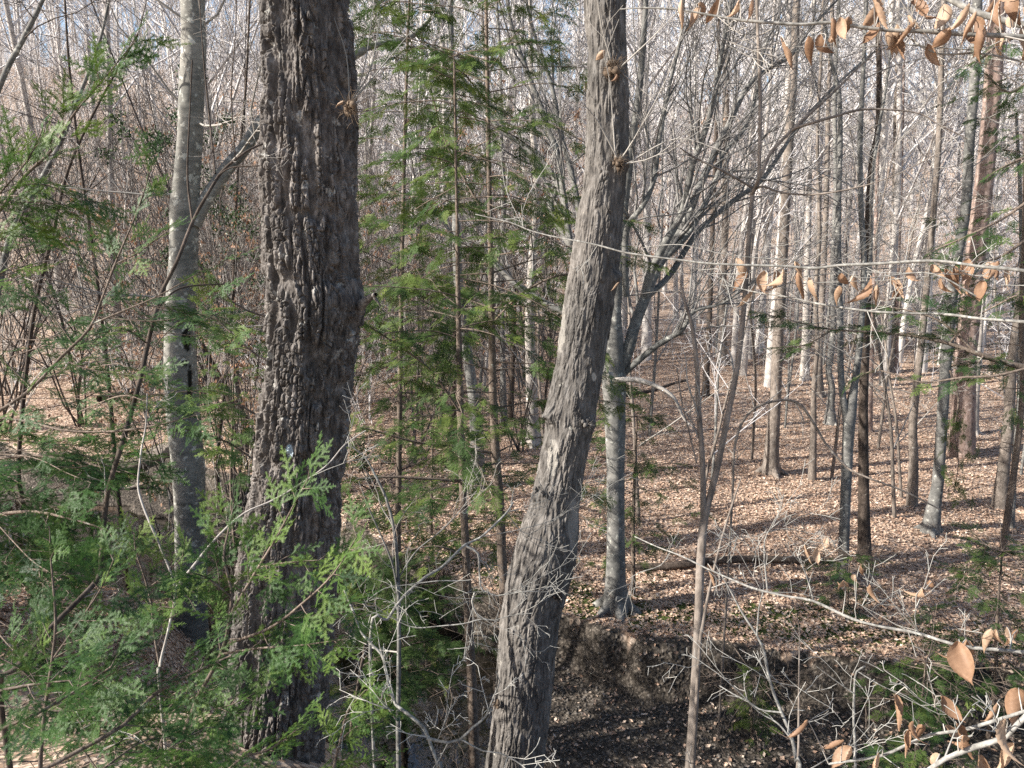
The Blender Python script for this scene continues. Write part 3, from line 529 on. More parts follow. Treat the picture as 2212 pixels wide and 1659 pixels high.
# centre beech with the fan of limbs
mid = [(1330, 1318, 50), (1330, 1250, 40), (1330, 1150, 38), (1330, 1000, 40), (1328, 880, 46), (1326, 815, 54), (1327, 770, 44), (1326, 680, 32), (1330, 640, 28), (1338, 560, 24), (1346, 450, 22), (1362, 330, 19), (1380, 200, 15), (1392, 60, 12), (1400, -60, 9)]
LB = [
 [(1345, 790, 26, 0), (1360, 745, 26, 0), (1371, 705, 25, .1), (1391, 650, 24, .2), (1424, 570, 21, .4), (1475, 493, 19, .6), (1505, 417, 17, .7), (1542, 333, 15, .9), (1575, 267, 13, 1), (1615, 187, 11, 1.1), (1662, 147, 9, 1.2), (1708, 120, 8, 1.3), (1752, 60, 6, 1.4), (1808, 0, 5, 1.5), (1850, -60, 3, 1.5)],
 [(1391, 650, 20, .2), (1405, 590, 18, .1), (1440, 520, 17, 0), (1475, 453, 16, 0), (1495, 360, 14, -.1), (1518, 300, 13, -.2), (1542, 217, 12, -.3), (1552, 150, 10, -.3), (1565, 83, 9, -.3), (1585, 0, 7, -.3), (1595, -80, 4, -.3)],
 [(1424, 570, 15, .4), (1482, 510, 14, .5), (1518, 450, 13, .6), (1548, 383, 12, .8), (1562, 333, 11, .9), (1608, 277, 9, 1), (1635, 200, 8, 1.1), (1650, 110, 6, 1.1), (1690, 20, 4, 1.2)],
 [(1400, 640, 14, .3), (1450, 590, 13, .5), (1508, 500, 12, .7), (1585, 433, 11, .9), (1648, 386, 10, 1.1), (1720, 280, 8, 1.3), (1800, 190, 6, 1.5), (1890, 110, 4, 1.7)],
 [(1348, 806, 15, 0), (1380, 778, 14, -.1), (1417, 748, 13, -.2), (1450, 728, 12, -.3), (1474, 712, 11, -.4), (1500, 672, 8, -.5), (1560, 655, 5, -.6), (1640, 600, 3, -.8)],
 [(1352, 640, 15, -.2), (1350, 560, 14, -.3), (1356, 490, 13, -.4), (1388, 445, 12, -.5), (1412, 390, 11, -.5), (1425, 300, 10, -.5), (1445, 190, 8, -.5), (1470, 80, 6, -.5), (1480, -30, 4, -.5)],
 [(1330, 640, 16, .3), (1270, 600, 16, .5), (1236, 540, 15, .6), (1218, 430, 14, .7), (1204, 333, 13, .8), (1172, 240, 12, .9), (1137, 150, 10, 1), (1104, 50, 8, 1.1), (1090, -60, 5, 1.1)],
 [(1236, 540, 13, .6), (1190, 450, 13, .9), (1204, 400, 12, 1), (1164, 343, 11, 1.2), (1070, 267, 10, 1.4), (1000, 170, 8, 1.6), (924, 100, 6, 1.8)],
 [(1325, 690, 15, .4), (1260, 690, 15, .6), (1180, 655, 14, .8), (1110, 610, 13, 1), (1050, 550, 10, 1.2), (990, 520, 7, 1.4), (930, 440, 4, 1.5)],
 [(1330, 640, 13, .3), (1262, 540, 13, .9), (1245, 420, 12, 1), (1215, 300, 11, 1.1), (1190, 180, 9, 1.2), (1150, 60, 7, 1.3), (1130, -40, 5, 1.3)]]
tb = bare_tree('pale beech behind the crooked tree, its many limbs fanning out to both sides', mid, M['limb'], twig='grey_twig', seed=21, name='beech_tree', flare=5, limbs=LB, nlat=6, zlat=(3, 9), lat=1.6)
Yb = tb.location[1]; out = []; random.seed(3)
for L in LB:
    for k in range(2, len(L)-1):
        u, v, w_, dy = L[k]; p = at(u, v, Yb+dy); q = at(L[k+1][0], L[k+1][1], Yb+L[k+1][3]); d0 = nrm(q-p)
        for s in range(3):
            d = nrm(d0+np.array([random.gauss(0, .55), random.gauss(0, .5), random.gauss(.15, .35)])); grow(out, p+(q-p)*random.random(), d, random.uniform(1.0, 2.6), w_/2/F*11*.35, 2, .25, .14, .05, (4, 3), (20, 50), (.35, .65), .003)
obj_from('twig_spread', M['mid_twig'], tb, out, 4)
px = [([at(1322, 805, Yb-.25), at(1320, 822, Yb-.3), at(1370, 820, Yb-.4), at(1420, 835, Yb-.5), at(1455, 858, Yb-.6), at(1478, 905, Yb-.6), at(1500, 925, Yb-.7)], [.045, .045, .04, .03, .022, .018, .01]), ([at(1320, 845, Yb-.3), at(1318, 825, Yb-.32), at(1310, 800, Yb-.3)], [.04, .04, .03])]
obj_from('broken_branch', M['pale'], tb, [smooth_line(p, r, .06) for p, r in px], 8)
rows = [
 ('straight light brown trunk on the sunny floor, right of the forked sapling', [(1665, 1025, 32), (1668, 960, 26), (1675, 853, 24), (1681, 720, 22), (1691, 553, 21), (1698, 420, 20), (1705, 300, 19), (1715, 133, 17), (1722, -20, 15)], 'brown', 4, {}),
 ('thin reddish brown tree right of the straight light brown trunk', [(1755, 1038, 15), (1757, 950, 12), (1758, 853, 11), (1762, 790, 10), (1766, 740, 10), (1762, 640, 9), (1770, 500, 8), (1766, 300, 7), (1775, 100, 6)], 'brown', 0, {}),
 ('shaggy almost black trunk next to the split grey beech', [(1871, 1215, 24), (1866, 1086, 20), (1865, 886, 19), (1868, 786, 18), (1874, 600, 16), (1875, 500, 15), (1880, 400, 14), (1886, 333, 14), (1896, 283, 12), (1899, 167, 11), (1893, 0, 9)], 'dark', 0, {}),
 ('slim grey brown trunk with a slight kink, left of the green draped trunk', [(1971, 1093, 18), (1974, 1000, 17), (1972, 920, 17), (1980, 830, 15), (1991, 740, 14), (2000, 640, 13), (2008, 553, 13), (2018, 440, 12), (2028, 300, 12), (2035, 100, 11), (2040, -30, 10)], 'brown', 0, {}),
 ('dark grey leaning trunk draped with green sprays at the right', [(2008, 1150, 34), (2018, 1090, 24), (2028, 1020, 22), (2041, 820, 22), (2055, 653, 22), (2070, 540, 21), (2085, 460, 20), (2095, 300, 20), (2105, 167, 20), (2112, -20, 18)], 'limb', 3, {}),
 ('thick pinkish pine trunk with scaly bark behind the green draped trunk', [(2078, 985, 42), (2080, 900, 42), (2085, 786, 42), (2096, 680, 40), (2101, 620, 39), (2113, 500, 37), (2125, 400, 36), (2141, 233, 35), (2150, 100, 34), (2158, -30, 32)], 'pink', 0, {}),
 ('thin whitish trunk just right of the pinkish pine', [(2105, 938, 14), (2108, 850, 13), (2112, 786, 12), (2118, 700, 12), (2130, 500, 10), (2138, 300, 9), (2145, 100, 8)], 'pale', 3, {}),
 ('grey trunk leaning right at the right edge of the picture', [(2158, 1098, 24), (2168, 1010, 21), (2178, 920, 20), (2184, 830, 19), (2191, 740, 18), (2205, 653, 17), (2215, 553, 17), (2235, 300, 15), (2250, 50, 14)], 'brown', 0, {}),
 ('very slim dark trunk beside the grey trunk at the right edge', [(2186, 1140, 11), (2188, 1060, 10), (2194, 950, 10), (2201, 886, 10), (2204, 750, 9), (2207, 600, 8), (2203, 400, 7), (2195, 250, 6)], 'limb', 0, {}),
 ('crooked light grey trunk with swollen roots, left of the split beech', [(1795, 918, 26), (1794, 880, 15), (1797, 840, 14), (1790, 800, 13), (1795, 760, 14), (1800, 700, 12), (1800, 560, 11), (1806, 400, 10), (1803, 200, 9), (1812, 0, 8)], 'limb', 5, {}),
 ('upright tan trunk with a flared foot on the far sunny floor', [(1561, 790, 26), (1561, 750, 16), (1561, 653, 15), (1566, 500, 14), (1568, 300, 13), (1570, 120, 12)], 'brown', 4, {}),
 ('thin dark trunk standing behind the forked sapling', [(1524, 858, 15), (1526, 800, 12), (1531, 720, 11), (1536, 600, 10), (1541, 450, 9), (1548, 250, 8)], 'dark', 3, {}),
 ('whitish trunk, first one right of the straight light brown trunk', [(1738, 822, 17), (1740, 760, 15), (1742, 640, 13), (1746, 500, 12), (1750, 300, 10), (1754, 100, 9)], 'pale', 3, {}),
 ('light brown trunk touching the whitish trunk in the middle distance', [(1768, 856, 22), (1768, 800, 15), (1772, 720, 13), (1780, 560, 12), (1786, 400, 11), (1790, 200, 9)], 'brown', 4, {}),
 ('pinkish slim trunk right behind the shaggy black one', [(1879, 932, 11), (1880, 850, 9), (1884, 740, 9), (1890, 560, 8), (1896, 350, 7), (1902, 150, 6)], 'pink', 0, {}),
 ('left one of a pair of tan trunks far back on the right', [(1924, 803, 13), (1926, 740, 11), (1928, 600, 10), (1932, 400, 9), (1936, 200, 8)], 'brown', 3, {}),
 ('right one of a pair of tan trunks far back on the right', [(1935, 806, 14), (1936, 750, 9), (1939, 600, 8), (1946, 400, 8), (1950, 200, 7)], 'pink', 4, {}),
 ('smooth grey trunk half hidden behind the two young hemlock stems', [(1032, 1055, 28), (1030, 953, 26), (1024, 870, 24), (1012, 780, 23), (1004, 720, 21), (990, 600, 20), (985, 450, 18), (980, 250, 15), (974, 60, 12)], 'limb', 0, {}),
 ('pale beech trunk left of the crooked tree', [(1152, 960, 30), (1150, 906, 25), (1147, 786, 23), (1145, 700, 21), (1150, 560, 18), (1160, 420, 16), (1150, 260, 13), (1146, 80, 10)], 'pale', 4, {}),
 ('slender grey trunk between the young hemlock and the pale beech trunk', [(1089, 918, 15), (1087, 850, 13), (1086, 780, 12), (1084, 640, 11), (1088, 450, 10), (1082, 250, 8)], 'limb', 0, {}),
 ('short dark stem beside the slender grey trunk at the centre', [(1104, 906, 13), (1104, 860, 12), (1106, 815, 12), (1110, 700, 10), (1112, 560, 8)], 'dark', 0, {'crown': False}),
 ('thin dark stem left of the young hemlock stems', [(979, 930, 10), (980, 860, 9), (981, 780, 8), (984, 650, 8), (986, 450, 6)], 'dark', 0, {'crown': False}),
 ('blue grey trunk leaning left, seen above the hemlock sprays', [(972, 735, 26), (966, 680, 22), (960, 620, 21), (954, 573, 20), (945, 470, 17), (930, 330, 14), (915, 150, 11)], 'limb', 0, {}),
 ('light trunk behind the hemlock foliage, nearest to the oak', [(905, 700, 16), (905, 650, 13), (904, 560, 12), (899, 420, 10), (893, 250, 9), (890, 60, 7)], 'pale', 0, {}),
 ('pale trunk rising close behind the oak', [(789, 760, 22), (790, 690, 18), (791, 600, 16), (789, 480, 14), (792, 330, 12), (797, 150, 10)], 'pale', 0, {}),
 ('thin light stem low on the left slope, right of the beech', [(487, 790, 6), (484, 745, 5), (481, 700, 4), (474, 620, 3)], 'pale', 0, {'crown': False, 'nlat': 4}),
]
for i, (lab, pts, mt, fl, kw) in enumerate(rows): bare_tree(lab, pts, M[mt], seed=30+i, flare=fl, **kw)
# split grey beech on the right
bare_tree('grey beech split into two stems low down, a fallen log at its foot', [(1821, 1258, 24), (1822, 1200, 20), (1826, 1086, 21), (1832, 950, 24), (1836, 895, 26), (1846, 830, 15), (1853, 780, 14), (1860, 700, 13), (1865, 640, 12), (1866, 553, 12), (1860, 450, 11), (1858, 300, 11), (1866, 130, 9), (1872, -20, 8)], M['limb'], seed=70, flare=5,
    limbs=[[(1828, 905, 16, 0), (1820, 853, 14, 0), (1816, 790, 13, .1), (1815, 700, 13, .1), (1811, 553, 12, .2), (1811, 450, 12, .2), (1815, 300, 11, .3), (1812, 200, 9, .3), (1796, 133, 7, .3), (1780, 40, 5, .3)], [(1862, 690, 8, 0), (1880, 560, 8, .2), (1882, 420, 7, .2), (1895, 300, 7, .3), (1912, 200, 6, .3), (1930, 60, 4, .3)]])
# leaning and fallen wood
def log(label, A, B, r0, r1, mat, name='fallen_log', cat='log', moss=False, lift=.0, seed=1, mid=None):
    A, B = np.array(A, float), np.array(B, float); mids = [A+(B-A)*t+np.array([0, 0, .04*math.sin(t*7+seed)]) for t in np.linspace(0, 1, 7)]
    t = thing(name, label, cat, A); g = smooth_trunk(mids, list(np.linspace(r0, r1, 7)), 18, .05, seed, r0*.08); g.build('trunk', mat, t)
    random.seed(seed); out = []
    for q in range(4): k = mids[random.randint(1, 6)]; grow(out, k, (random.gauss(0, 1), random.gauss(0, 1), .8), random.uniform(.2, .6), .012, 1, .12, .2, .02, (2,), (30, 60), (.4, .7), .004)
    obj_from('snag', mat, t, out, 5)
    if moss:
        g = MB(); r = np.random.default_rng(seed); n = 2600; k = r.random(n)**.8*.75; c = A+(B-A)*k[:, None]; th = r.normal(1.57, .6, n); rr = r0+(r1-r0)*k
        side = nrm(np.cross(B-A, [0, 0, 1.])); p = c+side*(np.cos(th)*rr)[:, None]+np.array([0, 0, 1.])*(np.sin(th)*rr)[:, None]; d = r.normal(0, .03, (n, 3))+[0, 0, .02]; e = r.normal(0, .02, (n, 3))
        g.add(np.stack([p, p+e, p+d], 1).reshape(-1, 3), None, np.arange(n*3).reshape(-1, 3)); g.build('moss', M['moss'], t, smooth=False)
    return t
a, b = gnd(1352, 1236), gnd(1775, 1222); log('dark fallen log lying on the leaves, reaching to the split beech', a+[0, 0, .1], b+[0, 0, .16], .075, .06, M['dark'], seed=4)
a, b = gnd(382, 985), gnd(235, 1035); log('mossy log lying over the creek behind the left beech', a+[.3, 0, .22], b+[0, 0, .32], .26, .2, M['brown'], moss=True, seed=6)
a, b = gnd(1350, 862), gnd(1480, 838); log('dark fallen branch lying on the sunny slope behind the centre beech', a+[0, 0, .1], b+[0, 0, .25], .07, .05, M['dark'], seed=8, name='fallen_branch', cat='branch')
a, b = gnd(215, 870), gnd(330, 838); log('grey fallen log on the shaded left slope', a+[0, 0, .12], b+[0, 0, .15], .12, .1, M['brown'], seed=9)
a, b = gnd(258, 1058), gnd(385, 1040); log('waterlogged branch on the little sand bar left of the beech', a+[0, 0, .05], b+[0, 0, .08], .05, .03, M['brown'], seed=10, name='fallen_branch', cat='branch')
bare_tree('dark dead trunk leaning left between the beech and the oak', [(552, 968, 24), (530, 920, 22), (500, 865, 20), (473, 820, 18), (450, 775, 16), (427, 730, 14), (395, 670, 11)], M['dark'], seed=80, name='leaning_tree', crown=False, nlat=5, zlat=(.5, 3), lat=.9)
# sapling stems near the camera
def stem_thing(name, label, cat, lines, mat, d0, twig=None, sides=10, part='stem', root=True, kids=0, klen=.5, seed=1, tw='grey_twig', wig=.0):
    """lines: list of [(u, v, width, depth)]; first point of the first line is rooted in the ground"""
    random.seed(seed); outl = []; base = None
    for k, L in enumerate(lines):
        P = [atd(u, v, d) for u, v, w_, d in L]; R = [w_/2/F*d for u, v, w_, d in L]
        if wig and len(P) > 2:
            P2, R2 = smooth_line(P, R, .09); jj = [np.array([random.gauss(0, 1), random.gauss(0, 1), random.gauss(0, 1)])*wig*(0 if i == 0 else 1) for i in range(len(P2))]; P = [a+b_ for a, b_ in zip(P2, jj)]; R = [r_*random.uniform(.93, 1.1) for r_ in R2]
        if k == 0 and root:
            p = P[0]; z = Hs(p[0], p[1]); dd = nrm(P[0]-P[1]); foot = p.copy()
            if dd[2] > -.4: foot = foot+dd*.4; 
            foot[2] = Hs(foot[0], foot[1])-.1; 
            if p[2] > foot[2]+.2: P = [foot]+P; R = [R[0]*1.15]+R
        if base is None: base = P[0]
        outl.append((P, R, smooth_line(P, R, .03)))
    t = thing(name, label, cat, base)
    for k, (P, R, S) in enumerate(outl):
        smooth_trunk(S[0], S[1], sides, .03, seed+k, .0007).build(part if k == 0 else 'branch', mat, t)
    if kids:
        o2 = []
        for P, R, S in outl:
            n = len(S[0])
            for q in range(kids):
                i = random.randint(n//6, n-2); T = nrm(S[0][i+1]-S[0][i]); d = nrm(T*.7+np.array([random.gauss(0, .5), random.gauss(0, .35), random.gauss(.1, .5)])); grow(o2, S[0][i], d, klen*random.uniform(.4, 1.2), S[1][i]*.45, 2, .06, .17, .02, (3, 2), (30, 65), (.35, .65), .0011, kr=.65)
        obj_from('twig_spread', M[tw], t, o2, 4)
    return t, outl
stem_thing('forked_sapling', 'slim brown sapling forking low into two stems, right foreground', 'sapling', [
 [(1490, 1659, 22, 4.6), (1500, 1500, 20, 4.6), (1508, 1350, 19, 4.6), (1513, 1220, 19, 4.6), (1520, 1130, 19, 4.6), (1532, 1080, 14, 4.6), (1551, 1003, 14, 4.6), (1571, 903, 13, 4.6), (1588, 820, 12, 4.6), (1598, 753, 12, 4.6), (1608, 653, 11, 4.6), (1615, 560, 11, 4.6), (1620, 480, 10, 4.6), (1627, 415, 9, 4.6), (1639, 385, 8, 4.6), (1642, 200, 8, 4.6), (1636, 40, 7, 4.6), (1634, -150, 5, 4.6), (1640, -400, 3, 4.6)],
 [(1520, 1130, 15, 4.6), (1519, 1060, 13, 4.6), (1517, 986, 12, 4.6), (1509, 880, 11, 4.6), (1505, 786, 10, 4.6), (1495, 703, 9, 4.6), (1481, 655, 7, 4.6), (1470, 610, 3, 4.6)],
 [(1624, 420, 8, 4.6), (1640, 385, 7, 4.5), (1665, 330, 7, 4.5), (1700, 292, 7, 4.5), (1714, 279, 7, 4.5), (1752, 266, 6, 4.4), (1808, 250, 6, 4.4), (1858, 237, 5, 4.4), (1920, 237, 4, 4.4), (1985, 245, 3, 4.4), (2030, 270, 3, 4.4), (2090, 300, 2, 4.4)],
 [(1712, 281, 6, 4.5), (1745, 250, 6, 4.5), (1800, 200, 5, 4.5), (1850, 150, 4, 4.5), (1885, 120, 2, 4.5)],
 [(1612, 600, 6, 4.6), (1630, 408, 5, 4.6), (1560, 368, 5, 4.5), (1500, 340, 4, 4.4), (1470, 320, 3, 4.3)][1:],
 [(1630, 408, 5, 4.6), (1650, 403, 5, 4.5), (1690, 416, 4, 4.5), (1760, 420, 4, 4.4), (1850, 405, 3, 4.3), (1930, 380, 2, 4.2), (2030, 330, 2, 4.1)],
 [(1505, 1000, 4, 4.6), (1480, 900, 3, 4.6), (1470, 850, 3, 4.6), (1462, 790, 2, 4.6)],
 ], M['brown'], 4.6, kids=4, klen=.45, seed=5)
stem_thing('thin_sapling', 'straight thin twiggy sapling growing in front of the forked sapling', 'sapling', [[(1508, 1450, 8, 4.2), (1520, 1340, 7, 4.2), (1540, 1240, 6, 4.2), (1560, 1160, 5, 4.2), (1585, 1080, 4, 4.2), (1602, 1030, 2, 4.2)]], M['brown'], 4.2, kids=2, klen=.2, seed=6)
stem_thing('arching_vine', 'dark woody stem arching over and down in the sunny gap', 'vine', [[(1580, 1110, 5, 9), (1588, 960, 6, 9), (1620, 890, 6, 9), (1680, 865, 6, 9), (1725, 872, 6, 9), (1758, 915, 6, 9), (1785, 960, 5, 9), (1830, 1010, 5, 8.8), (1870, 1030, 4, 8.6), (1950, 1060, 4, 8.5), (2030, 1100, 3, 8.5)]], M['brown'], 9, kids=5, klen=.6, seed=7)
stem_thing('dark_sapling', 'dark bent sapling with a pale lower stem crossing in front of the left beech', 'sapling', [
 [(0, 1495, 11, 2.7), (33, 1446, 12, 2.7), (113, 1353, 12, 2.8), (173, 1293, 11, 2.9), (213, 1247, 11, 3), (219, 1200, 10, 3), (227, 1106, 10, 3.1), (236, 1050, 10, 3.1), (263, 960, 11, 3.1), (280, 903, 10, 3.2), (300, 830, 10, 3.2), (317, 753, 10, 3.3), (333, 686, 9, 3.3), (350, 630, 9, 3.4), (383, 563, 8, 3.4), (417, 477, 7, 3.5), (450, 417, 7, 3.5), (483, 367, 6, 3.6), (533, 327, 5, 3.6), (575, 308, 4, 3.7)],
 [(417, 490, 5, 3.5), (405, 380, 4, 3.5), (410, 240, 3, 3.5), (415, 130, 3, 3.5)], [(465, 375, 4, 3.5), (452, 250, 4, 3.6), (440, 130, 3, 3.6), (430, -10, 2, 3.6)], [(508, 340, 3, 3.6), (500, 200, 3, 3.6), (508, 80, 2, 3.6), (512, -20, 2, 3.6)], [(470, 380, 4, 3.5), (500, 362, 3, 3.5), (560, 358, 3, 3.5)], [(315, 740, 4, 3.3), (280, 715, 4, 3.2), (240, 705, 3, 3.1)], [(330, 690, 5, 3.3), (355, 650, 4, 3.4), (400, 620, 4, 3.5), (520, 612, 2, 3.7)]], M['dark'], 3, kids=2, klen=.35, seed=8)
# ------------------------------------------------------------------ young hemlocks in the middle
def hemlock(label, pts, Y, trees, lod='mid', mat='needle_mid', seed=1, extra=(), ext_top=4, bias=0., mw=1.0):
    random.seed(seed); path, rad, Y, d = fit(pts, Y); t = thing('hemlock_tree', label, 'tree', (path[0][0], Y, path[0][2]+.25))
    P = list(path); R = list(rad)
    for k in range(int(ext_top)): P.append(P[-1]+np.array([random.gauss(0, .02), random.gauss(0, .02), 1.])); R.append(max(.01, R[-1]*.8))
    smooth_trunk(P, R, 18, .05, seed, R[0]*.08).build('trunk', M['hembark'], t); h = Hem()
    for kw in trees: h.tree(P, R, **kw)
    for (L, sub, kw) in extra: h.bough([at(u, v, Y+dy) for u, v, w_, dy in L], [w_/2/F*Y for u, v, w_, dy in L], sub=sub, **kw)
    out = []
    PP, RR = smooth_line(P, R, .2)
    for q in range(26):      # dead lower branches
        z = PP[0][2]+.5+3.5*random.random(); i = int(np.argmin(np.abs(PP[:, 2]-z))); az = random.uniform(0, 6.28); grow(out, PP[i], (math.cos(az), math.sin(az), random.uniform(-.35, .35)), random.uniform(.4, 1.5), .007, 2, .15, .12, -.01, (4, 3), (35, 70), (.25, .5), .002)
    obj_from('branch', M['hembark'], t, h.tw+out, 4); h.foliage(lod, M[mat], t, bias); return t
H1 = [(1090, 1300, 22), (1085, 1220, 21), (1080, 1100, 20), (1072, 1000, 19), (1068, 920, 18), (1064, 820, 17), (1062, 700, 14), (1060, 553, 12), (1057, 400, 10), (1053, 200, 9), (1050, 0, 7), (1048, -120, 6)]
H2 = [(1024, 1659, 24), (1020, 1506, 22), (1014, 1373, 20), (1008, 1239, 18), (1003, 1120, 17), (996, 960, 16), (995, 886, 14), (992, 753, 12), (989, 600, 10), (988, 500, 8), (985, 367, 6), (981, 120, 4)]
hemlock('taller of the two young hemlocks in the middle, feathery green crown, thin straight stem', H1, 8.3, [dict(z0=3.4, z1=6.2, nb=26, L0=1.3, L1=1.9, sub=.45, gap=.11, step=.15, sc_=1.25, dens=.75, st=.25), dict(z0=6.0, z1=11.8, nb=72, L0=2.0, L1=1.2, sub=.5, gap=.13, step=.15, sc_=1.2, dens=.8)], seed=3, bias=.12, extra=[
  ([(1062, 700, 5, 0), (1120, 640, 5, -.2), (1190, 600, 4, -.3), (1250, 590, 3, -.3)], .4, {}), ([(1058, 480, 5, 0), (1010, 400, 5, .1), (960, 300, 4, .2), (930, 190, 3, .2)], .4, {}),
  ([(1072, 980, 7, 0), (990, 965, 6, -.2), (900, 955, 5, -.4), (790, 925, 3, -.6)], .5, dict(dens=.6))])
hemlock('shorter of the two young hemlocks in the middle, stem running down to the creek bank', H2, 6.9, [dict(z0=3.6, z1=6.0, nb=16, L0=1.1, L1=1.4, sub=.36, gap=.1, step=.15, dens=.65, st=.3), dict(z0=5.6, z1=8.6, nb=30, L0=1.4, L1=.6, sub=.38, gap=.1, step=.14, dens=.85, sc_=1.15)], seed=4, ext_top=0, bias=.08, extra=[
  ([(1000, 1040, 8, 0), (930, 1035, 7, -.2), (850, 1030, 6, -.3), (770, 1035, 4, -.4)], .35, dict(dens=.4)), ([(1000, 900, 5, 0), (930, 800, 5, -.2), (850, 740, 4, -.3), (790, 700, 3, -.4)], .45, {}), ([(1000, 1200, 6, 0), (940, 1180, 5, -.1), (850, 1200, 4, -.2), (760, 1260, 3, -.4)], .45, {})])
hemlock('bushy dark hemlock filling the gap right behind the oak', [(860, 1210, 14), (862, 1000, 12), (866, 700, 10), (872, 400, 8), (880, 100, 6), (885, -50, 5)], 9.6, [dict(z0=1.2, z1=4.6, nb=24, L0=1.7, L1=1.6, sub=.45, gap=.12, step=.17, dens=.75, sc_=1.2), dict(z0=4.6, z1=11.8, nb=62, L0=1.7, L1=1.0, sub=.5, gap=.14, step=.16, dens=.75, sc_=1.2)], seed=5, bias=.05, ext_top=3)
hemlock('low feathery hemlock at the foot of the centre beech', [(1368, 1260, 10), (1368, 1120, 8), (1372, 1000, 6), (1376, 900, 4)], 11.2, [dict(z0=1.2, z1=4.4, nb=34, L0=1.2, L1=.6, sub=.4, gap=.12, step=.17, dens=.7)], seed=6, ext_top=0, lod='mid')
hemlock('low hemlock with light sprays behind the two young hemlock stems', [(930, 1180, 8), (932, 1060, 6), (935, 950, 4), (938, 860, 3)], 13.5, [dict(z0=1.0, z1=4.2, nb=34, L0=1.8, L1=.6, sub=.45, gap=.13, step=.18, dens=.8)], seed=61, ext_top=0, lod='far')
hemlock('dark hemlock standing behind the trees at the right edge', [(2205, 900, 12), (2208, 700, 10), (2212, 500, 8), (2216, 200, 6), (2218, 60, 5)], 12.5, [dict(z0=4.2, z1=9.8, nb=48, L0=2.1, L1=1.1, sub=.5, gap=.14, step=.2, dens=.85)], seed=7, lod='far', ext_top=2, bias=-.15)
hemlock('small hemlock at the right edge above the creek bank', [(2150, 1480, 8), (2152, 1380, 7), (2158, 1280, 5), (2165, 1190, 3)], 8.6, [dict(z0=.8, z1=3.0, nb=34, L0=1.1, L1=.4, sub=.36, gap=.1, step=.15, dens=.85)], seed=8, ext_top=0, bias=-.1)
hemlock('little bright hemlock seedling rooted in the cut bank', [(1625, 1575, 5), (1623, 1545, 4), (1626, 1500, 3), (1630, 1460, 2)], 8.6, [dict(z0=.25, z1=1.1, nb=16, L0=.42, L1=.15, sub=.2, gap=.07, step=.1, dens=1, sc_=.7)], seed=9, ext_top=0, bias=.2)
hemlock('spreading hemlock seedling in front of the split beech', [(1830, 1330, 6), (1832, 1270, 4), (1836, 1200, 3)], 10.8, [dict(z0=.3, z1=1.7, nb=22, L0=1.1, L1=.4, sub=.34, gap=.11, step=.16, dens=.7)], seed=10, ext_top=0, bias=-.05)
hemlock('ragged hemlock low down in the bottom right corner', [(1980, 1640, 8), (1985, 1560, 6), (1995, 1480, 4), (2000, 1430, 3)], 7.4, [dict(z0=.2, z1=1.9, nb=34, L0=.95, L1=.4, sub=.3, gap=.09, step=.13, dens=.8)], seed=12, ext_top=0, bias=-.08)
hemlock('shadowy hemlock on the creek bank below the oak', [(800, 1440, 9), (802, 1380, 7), (806, 1300, 5), (810, 1240, 4)], 11.6, [dict(z0=.3, z1=2.4, nb=34, L0=1.3, L1=.5, sub=.4, gap=.11, step=.16, dens=.85)], seed=13, ext_top=0, bias=-.15)
hemlock('small hemlock right behind the left beech', [(500, 1080, 6), (500, 980, 5), (503, 880, 4), (506, 780, 3), (510, 680, 2)], 13.5, [dict(z0=.8, z1=5.8, nb=44, L0=1.8, L1=.7, sub=.42, gap=.13, step=.18, dens=.75)], seed=14, ext_top=0, lod='far', bias=.1)
